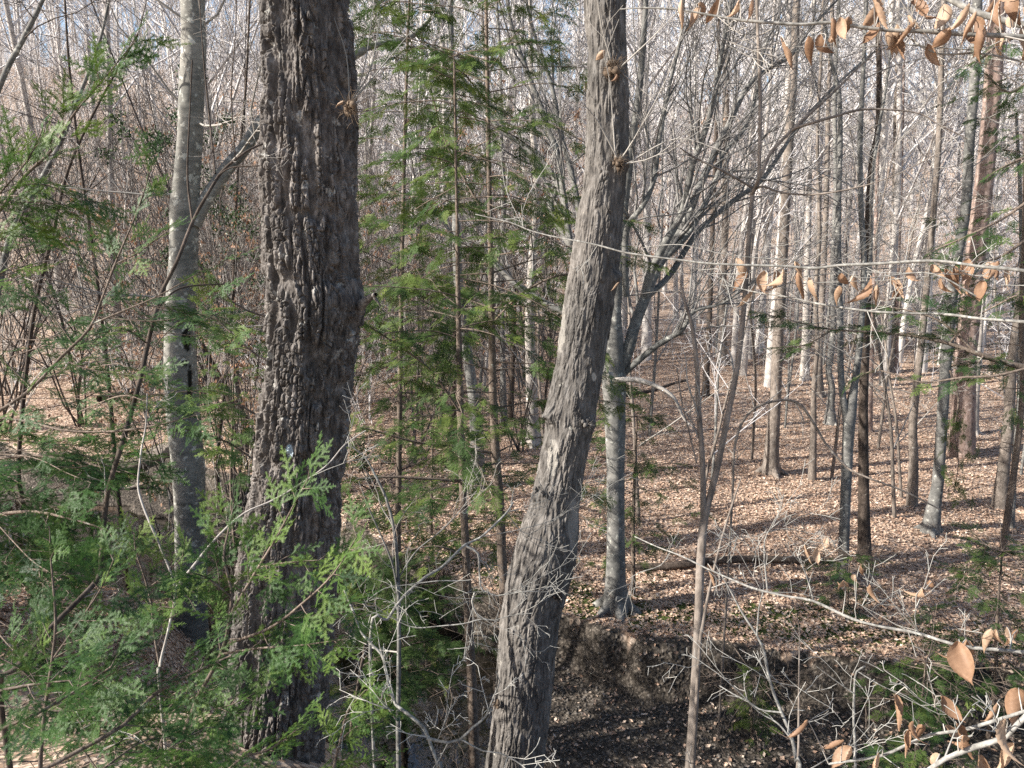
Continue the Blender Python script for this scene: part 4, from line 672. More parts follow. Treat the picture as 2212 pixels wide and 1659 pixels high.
# sprays hanging on the green draped trunk
def drape():
    random.seed(5); h = Hem(); 
    for q in range(46):
        u = random.gauss(2062, 16)+(random.random()-.3)*20; v = random.uniform(880, 1075); p = at(u, v, 12.9); h.spray(p, (random.gauss(0, .3), random.gauss(0, .2), -1), np.array([random.gauss(0, .5), -1, .2]), random.uniform(.5, 1.0))
    st = [at(2070, 860, 12.95), at(2062, 930, 12.9), at(2070, 1000, 12.9), at(2060, 1070, 12.9)]
    t = thing('hanging_hemlock_bough', 'drooping yellow green bough hanging beside the dark leaning trunk on the right', 'branch', st[0]); obj_from('stem', M['hembark'], t, [smooth_line([at(2052, 800, 13.2)]+st, [.02, .015, .01, .008, .005], .05)], 5); h.foliage('mid', M['needle_mid'], t, .12)
drape()
def boughs(label, lines, lod, mat, seed, sub=.3, gap=.07, root=None, name='hemlock_bough', cat='branch', bias=0., extra=0, region=None, stemmat='hembark', **kw):
    random.seed(seed); h = Hem(); b0 = None
    for L in lines:
        P = [atd(u, v, d) for u, v, w_, d in L]; R = [w_/2/F*d for u, v, w_, d in L]
        if b0 is None: b0 = P[0]
        sb = kw.get('sub_', None); h.bough(P, R, sub=sub, gap=gap, **{k: v for k, v in kw.items() if k != 'sub_'})
    if region:
        u0, u1, v0, v1, d0, d1, n, (dx, dz), (L0, L1) = region
        for q in range(n):
            u, v, d = random.uniform(u0, u1), random.uniform(v0, v1), random.uniform(d0, d1); p = atd(u, v, d); L = random.uniform(L0, L1)
            if p[2] < Hs(p[0], p[1])+.1: p[2] = Hs(p[0], p[1])+random.uniform(.15, .6)
            dr = nrm(np.array([dx+random.gauss(0, .35), random.gauss(0, .35), dz+random.gauss(0, .2)])); pts = [p-dr*L*.5, p+np.array([0, 0, random.gauss(0, .03)]), p+dr*L*.3+np.array([0, 0, -.01]), p+dr*L*.5+np.array([0, 0, -.03])]
            h.bough(pts, [.003, .0026, .002, .0012], sub=sub, gap=gap, **{k: v for k, v in kw.items() if k != 'sub_'})
    t = thing(name, label, cat, b0)
    if root is not None:      # stem down to the ground
        P = [atd(u, v, d) for u, v, w_, d in root]; R = [w_/2/F*d for u, v, w_, d in root]; f = P[-1].copy(); f[2] = Hs(f[0], f[1])-.1
        if P[-1][2] > f[2]+.1: P.append(f); R.append(R[-1]*1.2)
        t.location = f; obj_from('trunk', M[stemmat], t, [smooth_line(P, R, .05)], 10)
    obj_from('stem', M[stemmat], t, h.tw, 5); h.foliage(lod, M[mat], t, bias); return t
boughs('long dark hemlock bough reaching in from the right edge at mid height', [[(2240, 800, 15, 7.5), (2160, 780, 13, 7.5), (2108, 762, 11, 7.5), (2050, 742, 9, 7.6), (1975, 726, 7, 7.7), (1875, 717, 5, 7.8), (1800, 712, 4, 7.9), (1740, 700, 3, 8), (1640, 675, 2, 8.1)], [(2108, 762, 6, 7.5), (2040, 700, 5, 7.6), (1980, 675, 4, 7.7), (1900, 660, 3, 7.8)], [(2050, 742, 5, 7.6), (2100, 690, 4, 7.4), (2190, 640, 3, 7.2)], [(1800, 712, 4, 7.9), (1740, 745, 3, 7.9), (1680, 750, 2, 8)]], 'mid', 'needle_mid', 31, sub=.42, gap=.08, bias=-.18, step=.12, start=.05)
boughs('dark sparse hemlock bough at the right edge below the long one', [[(2240, 790, 6, 6.5), (2150, 812, 6, 6.5), (2080, 815, 5, 6.6), (1990, 826, 4, 6.7), (1900, 800, 3, 6.8), (1850, 815, 2, 6.9)]], 'mid', 'needle_mid', 32, sub=.22, gap=.12, dens=.45, bias=-.1)
boughs('dark hemlock bough drooping in the top right corner', [[(2240, 60, 8, 8), (2160, 95, 7, 8), (2120, 125, 5, 8), (2090, 140, 3, 8)], [(2240, 160, 8, 8), (2180, 200, 6, 8), (2130, 160, 3, 8)], [(2240, 330, 8, 8), (2190, 350, 6, 8), (2150, 370, 4, 8)], [(2240, 420, 8, 8), (2170, 470, 6, 8), (2090, 510, 5, 8), (2020, 540, 4, 8)], [(2240, 500, 8, 8), (2150, 560, 6, 8), (2040, 575, 4, 8)]], 'mid', 'needle_mid', 33, sub=.4, gap=.1, bias=-.2)
# near hemlock saplings, lower left
near = dict(step=.075, sc_=.95, face=-.5)
boughs('bright green hemlock sapling in front of the foot of the oak', [
 [(430, 1500, 9, 2.5), (477, 1413, 9, 2.5), (493, 1353, 8, 2.5), (500, 1273, 7, 2.5), (483, 1206, 6, 2.5), (497, 1130, 4, 2.5), (505, 1085, 2, 2.5)],
 [(500, 1323, 6, 2.5), (550, 1239, 6, 2.45), (600, 1156, 5, 2.4), (640, 1080, 3, 2.4), (665, 1035, 2, 2.4)],
 [(493, 1390, 7, 2.5), (583, 1356, 6, 2.4), (650, 1306, 5, 2.35), (720, 1240, 4, 2.3), (770, 1160, 2, 2.3)],
 [(495, 1345, 5, 2.5), (450, 1330, 4, 2.45), (400, 1318, 3, 2.4), (350, 1310, 2, 2.4)],
 [(500, 1290, 5, 2.5), (450, 1250, 4, 2.45), (410, 1235, 2, 2.4)], [(477, 1413, 6, 2.5), (560, 1400, 5, 2.4), (640, 1395, 4, 2.35), (750, 1380, 2, 2.3)], [(560, 1225, 5, 2.5), (620, 1215, 4, 2.4), (690, 1210, 2, 2.4)], [(600, 1340, 5, 2.5), (680, 1330, 4, 2.4), (760, 1320, 2, 2.4)]],
 'near', 'needle', 41, sub=.16, gap=.045, dens=.8, root=[(430, 1500, 10, 2.5), (380, 1640, 12, 2.5), (350, 1800, 14, 2.5)], name='hemlock_sapling', cat='sapling', bias=.14, **near)
boughs('hemlock sapling with two upright leaders in front of the creek, lower left', [
 [(88, 1630, 8, 2.2), (97, 1533, 8, 2.2), (113, 1423, 7, 2.2), (120, 1340, 6, 2.2), (110, 1206, 4, 2.2), (107, 1140, 2, 2.2)],
 [(117, 1420, 6, 2.2), (173, 1340, 5, 2.2), (217, 1273, 4, 2.2), (245, 1210, 2, 2.2)],
 [(96, 1540, 5, 2.2), (167, 1500, 5, 2.2), (233, 1460, 3, 2.2), (290, 1430, 2, 2.2)], [(100, 1500, 5, 2.2), (50, 1450, 4, 2.2), (0, 1420, 3, 2.2)]],
 'near', 'needle', 42, sub=.15, gap=.04, dens=.8, root=[(88, 1630, 9, 2.2), (85, 1720, 11, 2.2), (80, 1850, 13, 2.2)], name='hemlock_sapling', cat='sapling', bias=-.08, **near)
boughs('small pale hemlock shoot standing before the blue water', [
 [(345, 1440, 6, 2.7), (333, 1366, 6, 2.7), (327, 1306, 5, 2.7), (313, 1250, 4, 2.7), (293, 1190, 3, 2.7), (290, 1150, 2, 2.7)], [(320, 1270, 4, 2.7), (360, 1240, 3, 2.7), (395, 1200, 2, 2.7), (400, 1170, 1.5, 2.7)], [(300, 1210, 3, 2.7), (265, 1180, 3, 2.7), (245, 1165, 2, 2.7)], [(330, 1330, 4, 2.7), (380, 1290, 3, 2.7), (430, 1270, 2, 2.7)]],
 'near', 'needle_grey', 43, sub=.11, gap=.035, root=[(345, 1440, 6, 2.7), (352, 1560, 8, 2.7), (350, 1720, 10, 2.7)], name='hemlock_shoot', cat='sapling', bias=.2, step=.07, sc_=.7)
boughs('dense mass of dark hemlock boughs sprawling across the bottom left corner', [
 [(100, 1659, 10, 2.1), (267, 1566, 9, 2.2), (333, 1500, 8, 2.3), (433, 1446, 6, 2.3), (500, 1416, 4, 2.3)], [(0, 1575, 8, 2), (83, 1540, 7, 2), (167, 1490, 6, 2.1), (240, 1440, 4, 2.1)], [(-40, 1500, 8, 2), (60, 1480, 6, 2), (150, 1470, 3, 2)]],
 'near', 'needle', 44, sub=.18, gap=.05, root=[(100, 1680, 12, 2.1), (90, 1750, 14, 2.1), (80, 1900, 15, 2.1)], name='hemlock_shrub', cat='shrub', bias=.0, region=(-20, 470, 1480, 1700, 2.0, 3.4, 18, (.8, .25), (.3, .6)), dens=.8, **near)
boughs('shaded hemlock at the left edge, layered dark boughs over the creek', [
 [(-60, 1000, 12, 3.4), (0, 990, 9, 3.4), (80, 985, 7, 3.4), (180, 1000, 5, 3.3), (260, 1020, 3, 3.3)], [(-60, 1120, 10, 3.2), (60, 1105, 8, 3.2), (150, 1120, 5, 3.1), (250, 1150, 3, 3.1)], [(-60, 900, 8, 3.2), (0, 903, 6, 3.2), (67, 912, 6, 3.2), (133, 929, 6, 3.1), (200, 933, 5, 3.1), (267, 930, 5, 3), (340, 918, 4, 3), (425, 897, 2, 2.9)], [(-60, 1250, 9, 3.2), (50, 1230, 7, 3.2), (150, 1240, 4, 3.2)]],
 'near', 'needle', 45, sub=.3, gap=.06, root=[(-60, 900, 22, 3.4), (-70, 1200, 26, 3.4), (-80, 1500, 30, 3.4)], name='hemlock_tree', cat='tree', bias=-.12, region=(-40, 130, 960, 1400, 3.0, 4.6, 18, (.9, -.05), (.4, .9)), step=.09, sc_=1.15, dens=.85)
boughs('hemlock with slanting pale stem and light sprays, between the left edge and the left beech', [
 [(-40, 905, 9, 2.9), (0, 886, 8, 2.9), (67, 840, 7, 2.9), (133, 770, 7, 2.9), (193, 710, 6, 2.9), (220, 646, 5, 2.9), (253, 560, 5, 2.9), (290, 473, 4, 2.9), (310, 417, 3, 2.9), (332, 345, 2, 2.9)],
 [(200, 700, 5, 2.9), (270, 670, 4, 2.9), (340, 640, 3, 2.9), (440, 585, 2, 2.9), (525, 545, 1.5, 2.9)], [(160, 745, 4, 2.9), (120, 690, 3, 2.9), (80, 640, 2, 2.9)], [(70, 840, 4, 2.9), (20, 790, 3, 2.9), (-30, 740, 2, 2.9)], [(225, 620, 4, 2.9), (180, 560, 3, 2.9), (150, 500, 2, 2.9)], [(250, 570, 4, 2.9), (300, 545, 3, 2.9), (360, 500, 2, 2.9)], [(130, 775, 4, 2.9), (200, 800, 3, 2.9), (280, 810, 2, 2.9)]],
 'near', 'needle_grey', 46, sub=.24, gap=.05, bias=.0, root=[(-40, 905, 10, 2.9), (-90, 1000, 16, 2.9), (-120, 1300, 20, 2.9)], name='hemlock_tree', cat='tree', dens=.62, step=.085, sc_=1.0, region=(30, 420, 600, 880, 3.0, 4.6, 14, (.8, .1), (.35, .7)))
boughs('vivid green hemlock bough slanting up out of the left edge', [
 [(-60, 520, 9, 2.4), (7, 445, 8, 2.4), (50, 383, 7, 2.4), (110, 327, 6, 2.4), (150, 260, 5, 2.4), (187, 213, 4, 2.4), (233, 160, 3, 2.4), (292, 88, 1.5, 2.4)], [(-40, 460, 5, 2.3), (15, 400, 4, 2.3), (60, 345, 3, 2.3), (87, 292, 2, 2.3)], [(40, 400, 4, 2.4), (100, 400, 3, 2.4), (200, 435, 2, 2.4)], [(-40, 440, 4, 2.4), (20, 435, 3, 2.4), (130, 440, 2, 2.4)]],
 'near', 'needle', 47, sub=.15, gap=.035, bias=.22, step=.065, sc_=1.0)
boughs('yellowish hemlock spray at the left edge under the vivid green bough', [[(-60, 560, 6, 2.4), (0, 520, 4, 2.4), (40, 500, 2, 2.4)], [(-60, 620, 6, 2.4), (-10, 600, 4, 2.4), (40, 560, 2, 2.4)]], 'near', 'needle', 471, sub=.14, gap=.04, bias=.3, step=.065, sc_=.9)
boughs('light hemlock sprays in the gap between the left beech and the oak', [
 [(640, 800, 6, 5.2), (560, 770, 5, 5.2), (500, 720, 4, 5.2), (440, 660, 3, 5.2)], [(640, 950, 6, 5.2), (560, 900, 5, 5.2), (500, 870, 4, 5.1), (440, 880, 3, 5)], [(640, 1060, 6, 5.2), (570, 1010, 5, 5.2), (500, 960, 4, 5.1), (450, 940, 3, 5)], [(640, 690, 6, 5.2), (560, 680, 5, 5.2), (500, 650, 4, 5.1), (460, 600, 2, 5)]],
 'mid', 'needle_grey', 48, sub=.3, gap=.06, bias=.25, root=[(640, 690, 12, 5.2), (645, 1000, 16, 5.2), (648, 1400, 20, 5.2)], name='hemlock_sapling', cat='sapling', dens=.8)
boughs('bright hemlock tips poking up right of the foot of the oak', [[(700, 1740, 8, 2.8), (735, 1600, 6, 2.8), (750, 1540, 5, 2.8), (790, 1490, 2, 2.8)], [(735, 1600, 5, 2.8), (770, 1570, 4, 2.8), (822, 1560, 2, 2.8)], [(720, 1680, 5, 2.8), (780, 1650, 4, 2.8), (830, 1640, 2, 2.8)]], 'near', 'needle', 49, sub=.13, gap=.04, bias=.3, root=[(700, 1740, 8, 2.8), (705, 1800, 9, 2.8), (705, 1900, 10, 2.8)], name='hemlock_sapling', cat='sapling', step=.065, sc_=.85)
boughs('small hemlock sprig crossing the very bottom of the oak trunk', [[(430, 1720, 6, 2.6), (520, 1640, 5, 2.6), (580, 1620, 4, 2.6), (650, 1570, 2, 2.6)]], 'near', 'needle', 50, sub=.12, gap=.04, bias=.1, step=.065, sc_=.85)
boughs('hemlock sapling in shade between the oak and the young hemlock stem', [[(760, 1560, 7, 6.5), (780, 1440, 6, 6.5), (800, 1340, 5, 6.5), (830, 1240, 3, 6.5)], [(780, 1440, 5, 6.5), (860, 1400, 4, 6.5), (940, 1380, 2, 6.5)], [(790, 1370, 5, 6.5), (860, 1320, 4, 6.5), (900, 1290, 2, 6.5)]], 'mid', 'needle_mid', 51, sub=.3, gap=.06, bias=-.1, root=[(760, 1560, 8, 6.5), (755, 1640, 10, 6.5)], name='hemlock_sapling', cat='sapling', region=(740, 960, 1260, 1560, 6.2, 9.0, 16, (.7, .1), (.5, 1.0)))
# ------------------------------------------------------------------ beech boughs with dead leaves near the camera
def leaf_mesh(i):
    r = random.Random(100+i); nu, nv = 30, 9; V = []; A = []; curl = r.uniform(.9, 2.6)*(1 if i % 4 else -1); bend = r.uniform(.3, 1.9); tw = r.uniform(-1.5, 1.5); ph = r.uniform(0, 6); wd = r.uniform(.46, .6); e1, e2 = r.uniform(-.3, .3), r.uniform(1, 3)
    for a in range(nu):
        s = a/(nu-1); w_ = wd*.5*(math.sin(math.pi*s**.85)**.75*(1-s**5)+.015); z = -math.sin(bend*s)/bend; y = (1-math.cos(bend*s))/bend; t_ = tw*s+e1*math.sin(e2*s*3); cu = curl*(.5+s)
        for b in range(nv):
            q = (b/(nv-1))*2-1; th = cu*abs(q); x = math.copysign(math.sin(th)/cu*w_, q); yy = (1-math.cos(th))/cu*w_
            pl = .016*math.sin((s-abs(q)*.16)*2*math.pi*9)*min(1, 4*s*(1-s)+.2)*(.4+.6*abs(q))+.02*math.sin(q*4+ph+s*5); x2, y2 = x*math.cos(t_)-(yy+pl)*math.sin(t_), x*math.sin(t_)+(yy+pl)*math.cos(t_); V.append((x2, y+y2, z)); A.append(.5+.5*math.sin((s-abs(q)*.16)*2*math.pi*9))
    Q = [[a*nv+b, a*nv+b+1, (a+1)*nv+b+1, (a+1)*nv+b] for a in range(nu-1) for b in range(nv-1)]
    g = MB(); g.add(V, Q, None, A); return g.mesh('leaf', M['deadleaf'])
LM = [leaf_mesh(i) for i in range(9)]
def leafy_bough(label, lines, leaves, mat, seed, kids=6, klen=.28, d=2.2, tw=None, name='beech_branch'):
    t, outl = stem_thing(name, label, 'branch', lines, M['bough'], d, part='stem', root=False, wig=.0022, kids=kids, klen=klen, seed=seed, tw=tw or mat)
    allp = np.concatenate([S[0] for P, R, S in outl]); allt = []; random.seed(seed+7); r = random.Random(seed)
    for (u, v, px_) in leaves:
        k = np.array([abs(proj(allp)[0]-u)+abs(proj(allp)[1]-v)]).ravel(); i = int(np.argmin(k)); dd = depth(allp[i])+r.uniform(-.08, .08); L = px_*1.5/F*dd; p = atd(u, v, dd)
        p = p+np.array([0, 0, L*.45]); q = allp[i]; m = (p+q)/2+np.array([r.uniform(-.01, .01), 0, .015]); allt.append(smooth_line([q, m, p], [.0018, .0014, .0008], .02))
        o = bpy.data.objects.new('leaf', LM[r.randint(0, 8)]); COL.objects.link(o); o.parent = t; o.location = Vector(p)-t.location; o.scale = (L*r.uniform(.8, 1.1), L*r.uniform(.8, 1.1), L); o.rotation_euler = (r.uniform(-.35, .35), r.uniform(-.45, .45), r.uniform(0, 6.28))
    if allt: obj_from('leaf_stalk', M[mat], t, allt, 4)
    return t
def W(pts, w0, w1, d0, d1): n = len(pts)-1; return [(u, v, w0+(w1-w0)*i/n, d0+(d1-d0)*i/n) for i, (u, v) in enumerate(pts)]
leafy_bough('long beech branch across the top right, hung with the most curled tan leaves', [W([(1340, 20), (1400, 20), (1475, 20), (1525, 33), (1598, 43), (1675, 50), (1792, 54), (1942, 65), (2075, 73), (2240, 82)], 2.5, 10, 2.1, 1.9), W([(1942, 57), (1975, 90), (2025, 119), (2108, 117), (2240, 140)], 4, 4, 2.0, 1.9), W([(1490, 22), (1540, 70), (1595, 110)], 2, 1.5, 2.1, 2.1), W([(1700, 100), (1780, 103), (1870, 98), (1950, 97), (2100, 110)], 1.5, 2.5, 2.1, 2.0)],
 [(1472, 28, 40), (1505, 48, 45), (1512, 32, 40), (1552, 25, 45), (1595, 32, 44), (1625, 28, 42), (1684, 118, 52), (1745, 115, 52), (1770, 108, 48), (1803, 98, 44), (1796, 70, 45), (1812, 68, 42), (1830, 66, 42), (1880, 28, 62), (1895, 85, 50), (1900, 40, 50), (1915, 100, 48), (1932, 108, 50), (1968, 35, 56), (1986, 38, 62), (1955, 100, 44), (2000, 130, 50), (2035, 45, 50), (2090, 45, 52), (2098, 80, 60), (2105, 60, 48), (2145, 15, 60), (2160, 30, 50), (2195, 15, 66), (2205, 100, 60), (2110, 100, 55), (2165, 105, 48), (1958, 70, 50), (1975, 80, 46), (2050, 88, 40), (1935, 90, 52), (2125, 95, 46), (2185, 60, 44)], 'grey_twig', 61, kids=3, klen=.2, name='beech_branch')
leafy_bough('thick grey branch cutting across the top right corner', [W([(2020, -20), (2060, 5), (2110, 28), (2170, 45), (2240, 58)], 12, 15, 2.3, 2.2)], [(2150, 25, 40), (2212, 40, 44)], 'grey_twig', 62, kids=3, klen=.2)
leafy_bough('pale horizontal beech branch running from the crooked tree to the right edge', [W([(1027, 463), (1104, 483), (1187, 510), (1270, 527), (1354, 545), (1475, 563), (1575, 570), (1708, 578), (1808, 576), (1908, 568), (2041, 566), (2120, 575), (2240, 590)], 2.0, 7.5, 3.0, 2.2), W([(1808, 576), (1850, 600), (1990, 590), (2041, 600), (2110, 640)], 2, 3, 2.4, 2.3), W([(1390, 535), (1470, 530), (1560, 548), (1700, 560)], 1.5, 2, 2.8, 2.6), W([(1130, 490), (1128, 460), (1126, 440)], 1.5, 1.2, 2.9, 2.9)], [], 'white_twig', 63, kids=3, klen=.25)
leafy_bough('pale twiggy branch just below the horizontal one, a row of curled leaves above it', [W([(1560, 615), (1641, 633), (1708, 641), (1808, 664), (1908, 674), (2041, 681), (2120, 688), (2240, 698)], 2, 7, 2.8, 2.3), W([(1640, 615), (1800, 610), (1960, 600), (2100, 590)], 1.3, 1.6, 2.7, 2.4)],
 [(1590, 588, 46), (1612, 610, 40), (1628, 648, 46), (1650, 615, 46), (1672, 618, 52), (1690, 610, 42), (1715, 588, 34), (1722, 620, 50), (1745, 628, 42), (1815, 610, 30), (1812, 640, 34), (1878, 632, 54), (1892, 640, 36), (1918, 625, 40), (1960, 605, 42), (2010, 598, 40), (2038, 612, 46), (2060, 600, 38), (2088, 585, 40), (2095, 630, 48), (2120, 635, 44), (2132, 590, 38), (2154, 592, 42), (1935, 640, 40), (2030, 625, 36), (1840, 612, 28), (2170, 605, 36)], 'white_twig', 64, kids=3, klen=.2)
leafy_bough('pale grey branch slanting down to the right edge in the lower right, few large leaves', [W([(1371, 1159), (1420, 1180), (1475, 1203), (1575, 1249), (1658, 1279), (1758, 1299), (1841, 1336), (1975, 1366), (2075, 1396), (2240, 1413)], 2, 8, 2.9, 2.2), W([(1658, 1279), (1650, 1200), (1655, 1150), (1690, 1120), (1720, 1110)], 4, 1.5, 2.7, 2.7), W([(1758, 1299), (1742, 1245), (1735, 1220), (1712, 1180)], 4, 1.5, 2.6, 2.6), W([(1655, 1150), (1630, 1160), (1600, 1145)], 2, 1, 2.7, 2.7), W([(1655, 1150), (1700, 1140), (1760, 1155)], 2, 1, 2.7, 2.7), W([(1450, 1190), (1430, 1220), (1380, 1240), (1360, 1250)], 2, 1, 2.8, 2.8), W([(1983, 1366), (1975, 1330), (1978, 1315)], 2.5, 2, 2.4, 2.4), W([(1850, 1340), (1850, 1300), (1900, 1340)], 2, 1.5, 2.5, 2.5)],
 [(1736, 1198, 34), (1782, 1180, 36), (1762, 1200, 26), (1855, 1240, 30), (1878, 1290, 40), (1820, 1280, 42), (1846, 1260, 30), (1988, 1298, 44), (2010, 1278, 34), (2062, 1425, 66), (2082, 1430, 80), (2138, 1390, 50), (2150, 1380, 34), (2172, 1375, 34), (2195, 1385, 40), (1528, 1240, 34)], 'white_twig', 65, kids=3, klen=.2)
leafy_bough('grey branch curving up to the right edge at the bottom right, large curled leaves below', [W([(1790, 1650), (1841, 1646), (1908, 1633), (1958, 1609), (2008, 1586), (2075, 1576), (2130, 1566), (2240, 1530)], 5, 8, 2.0, 1.8), W([(1998, 1670), (2041, 1639), (2108, 1616), (2168, 1593), (2191, 1573), (2240, 1520)], 10, 12, 1.7, 1.6), W([(2075, 1576), (2040, 1540), (1990, 1515), (1960, 1490)], 3, 1.5, 1.9, 1.9)],
 [(1820, 1625, 44), (1836, 1642, 50), (1895, 1650, 40), (1960, 1600, 40), (1988, 1595, 50), (1970, 1585, 44), (2040, 1595, 46), (2062, 1600, 62), (2076, 1618, 50), (2025, 1655, 44), (2165, 1595, 70), (2195, 1525, 64), (2150, 1545, 44), (2030, 1530, 44), (1932, 1530, 50), (2185, 1640, 60), (2110, 1660, 50), (1742, 1585, 50)], 'grey_twig', 66, kids=2, klen=.18, tw='white_twig')
# white twiggy witch hazel stems
stem_thing('witch_hazel', 'whitish many twigged shrub stem leaning left at the lower right', 'shrub', [W([(1728, 1680), (1712, 1600), (1688, 1539), (1661, 1456), (1635, 1373), (1598, 1323), (1575, 1270), (1540, 1210)], 9, 2, 3.0, 3.2), W([(1688, 1539), (1640, 1530), (1560, 1460), (1505, 1425)], 4, 1.5, 3, 3.1), W([(1712, 1600), (1680, 1565), (1640, 1540), (1600, 1500)], 4, 1.5, 3, 3.1), W([(1661, 1456), (1690, 1480), (1702, 1490)], 3, 1, 3.1, 3.1), W([(1635, 1373), (1640, 1310), (1648, 1270), (1650, 1190)], 4, 1.5, 3.1, 3.1), W([(1735, 1670), (1780, 1640), (1850, 1600), (1890, 1560)], 3, 1, 3, 3)], M['bough'], 3, kids=3, klen=.26, seed=71, tw='white_twig', sides=8, wig=.004)
stem_thing('witch_hazel', 'upright whitish shrub stem at the lower right, bent over at its tip', 'shrub', [W([(1845, 1690), (1847, 1560), (1848, 1473), (1850, 1450), (1868, 1439)], 6, 3, 3.4, 3.4), W([(1847, 1500), (1800, 1470), (1765, 1440)], 3, 1, 3.4, 3.4), W([(1852, 1450), (1900, 1480), (1950, 1500), (2010, 1540)], 2.5, 1, 3.4, 3.3)], M['bough'], 3.4, kids=2, klen=.28, seed=72, tw='white_twig', sides=8, wig=.004)
stem_thing('reddish_stem', 'thin reddish upright stem between the two whitish shrub stems', 'stem', [W([(1722, 1659), (1725, 1560), (1726, 1450), (1727, 1370), (1722, 1330)], 6, 2, 3.6, 3.6)], M['brown'], 3.6, kids=2, klen=.3, seed=73, sides=8)
stem_thing('witch_hazel', 'white crooked twig branching over the water at the bottom centre', 'shrub', [W([(955, 1690), (947, 1659), (930, 1610), (914, 1573), (880, 1545), (854, 1526), (850, 1499), (830, 1445), (817, 1416), (787, 1366), (764, 1323), (742, 1273)], 9, 4, 2.6, 2.9), W([(922, 1595), (960, 1602), (994, 1596), (1025, 1570), (1050, 1546), (1068, 1500), (1080, 1473), (1072, 1450)], 7, 2, 2.6, 2.6), W([(994, 1596), (1040, 1618), (1080, 1625), (1130, 1655), (1160, 1680)], 4, 2, 2.6, 2.5), W([(855, 1520), (838, 1460), (832, 1420), (828, 1390)], 3, 1.5, 2.7, 2.8), W([(945, 1600), (960, 1560), (965, 1520), (950, 1480)], 2.5, 1, 2.6, 2.6), W([(850, 1535), (800, 1520), (770, 1500)], 2.5, 1, 2.7, 2.7)], M['bough'], 2.6, kids=4, klen=.2, seed=74, tw='white_twig', sides=8, wig=.004)
stem_thing('witch_hazel', 'grey forked branch with white twigs crossing between the oak and the crooked tree', 'shrub', [W([(800, 1380), (870, 1296), (920, 1250), (954, 1226), (984, 1193), (1007, 1180), (1064, 1139), (1097, 1106), (1110, 1085)], 7, 4, 3.2, 3.6), W([(1007, 1180), (1034, 1195), (1040, 1235), (1037, 1270), (1050, 1280)], 6, 3, 3.3, 3.3), W([(790, 1300), (830, 1270), (880, 1262), (945, 1253), (1012, 1252)], 2, 2.5, 3.2, 3.3), W([(1037, 1272), (1070, 1282), (1140, 1277), (1190, 1278), (1212, 1262), (1230, 1240)], 3.5, 1.5, 3.3, 3.3), W([(1025, 1280), (1020, 1300), (1035, 1330), (1070, 1340)], 4, 3, 3.2, 3.2), W([(1070, 1340), (1000, 1345), (900, 1355), (865, 1345), (835, 1322)], 3, 1.5, 3.2, 3.2), W([(1070, 1340), (1100, 1332), (1146, 1322)], 2.5, 1.5, 3.2, 3.2), W([(1095, 1110), (1130, 1150), (1190, 1130), (1260, 1075)], 2, 1.2, 3.6, 3.6), W([(1035, 1160), (1140, 1140), (1200, 1120), (1330, 1060)], 2, 1, 3.5, 3.6)], M['bough'], 3.2, kids=4, klen=.3, seed=75, tw='white_twig', sides=8, wig=.004)
stem_thing('grey_stem', 'lichen spotted grey stem between the oak and the young hemlock, forked low', 'sapling', [W([(862, 1700), (860, 1560), (862, 1400), (860, 1250), (852, 1150), (835, 1080), (812, 1030), (790, 990), (760, 965)], 11, 3, 5.2, 5.2), W([(862, 1300), (848, 1220), (820, 1150), (800, 1106), (775, 1040)], 5, 2, 5.2, 5.1), W([(860, 1250), (900, 1190), (960, 1140), (1030, 1060)], 4, 1.5, 5.2, 5.2)], M['limb'], 5.2, kids=4, klen=.5, seed=76)
stem_thing('white_stem', 'white forked stem rising between the dark sapling and the left beech', 'sapling', [W([(345, 1490), (345, 1440), (366, 1350), (378, 1272), (350, 1190), (322, 1125), (308, 1090), (298, 1050), (302, 1000), (307, 960), (315, 920), (318, 850)], 6, 3, 2.6, 2.9), W([(378, 1272), (420, 1220), (460, 1170), (525, 1110), (600, 1075), (700, 1010), (745, 960), (790, 930)], 6, 2, 2.6, 2.9)], M['pale'], 2.6, kids=2, klen=.25, seed=77, tw='white_twig')

def clump_leaf(tree, u, v, Y, L, k, rot_):
    p = at(u, v, Y); o = bpy.data.objects.new('dead_leaf', LM[k]); COL.objects.link(o); o.parent = tree; o.location = Vector(p)-tree.location; o.scale = (L, L, L); o.rotation_euler = rot_
for o in list(bpy.data.objects):
    if o.name == 'crooked_tree': clump_leaf(o, 1306, 108, 4.98, .10, 2, (.3, .5, .4)); clump_leaf(o, 1332, 160, 4.95, .09, 4, (.1, -.3, 2)); clump_leaf(o, 1337, 610, 5.0, .08, 5, (.2, .4, 1))
    if o.name == 'oak_tree': clump_leaf(o, 742, 218, 3.72, .06, 3, (.3, .9, .4))
# hemlocks standing just outside the left of the picture, whose shade falls over the creek
def hem_at(label, x, y, ht, **kw):
    z = Hs(x, y); pts = []
    for k in (0, .5, 1): q = np.array([[x, y, z+ht*k]]); u, v, d = proj(q); pts.append((float(u[0]), float(v[0]), (.3-.26*k)*F/float(d[0])))
    hemlock(label, pts, y, [dict(z0=2.5, z1=ht+z-.5, nb=int(ht*6), L0=2.8, L1=1.0, sub=.7, gap=.17, step=.26, sc_=1.9, dens=.95)], lod='far', ext_top=0, **kw)
hem_at('tall full hemlock on the near bank, its shade falling over the creek bar', -9.2, 6.2, 8.5, seed=95)
hem_at('second full hemlock on the near bank, its shade falling over the creek bar', -6.4, 5.4, 5.5, seed=98)
hem_at('broad hemlock beside the creek, its shade falling on the far bank', -11.5, 9.2, 10, seed=96)
hem_at('hemlock at the bend of the creek, its shade falling over the water', -15.8, 13.6, 11, seed=99)
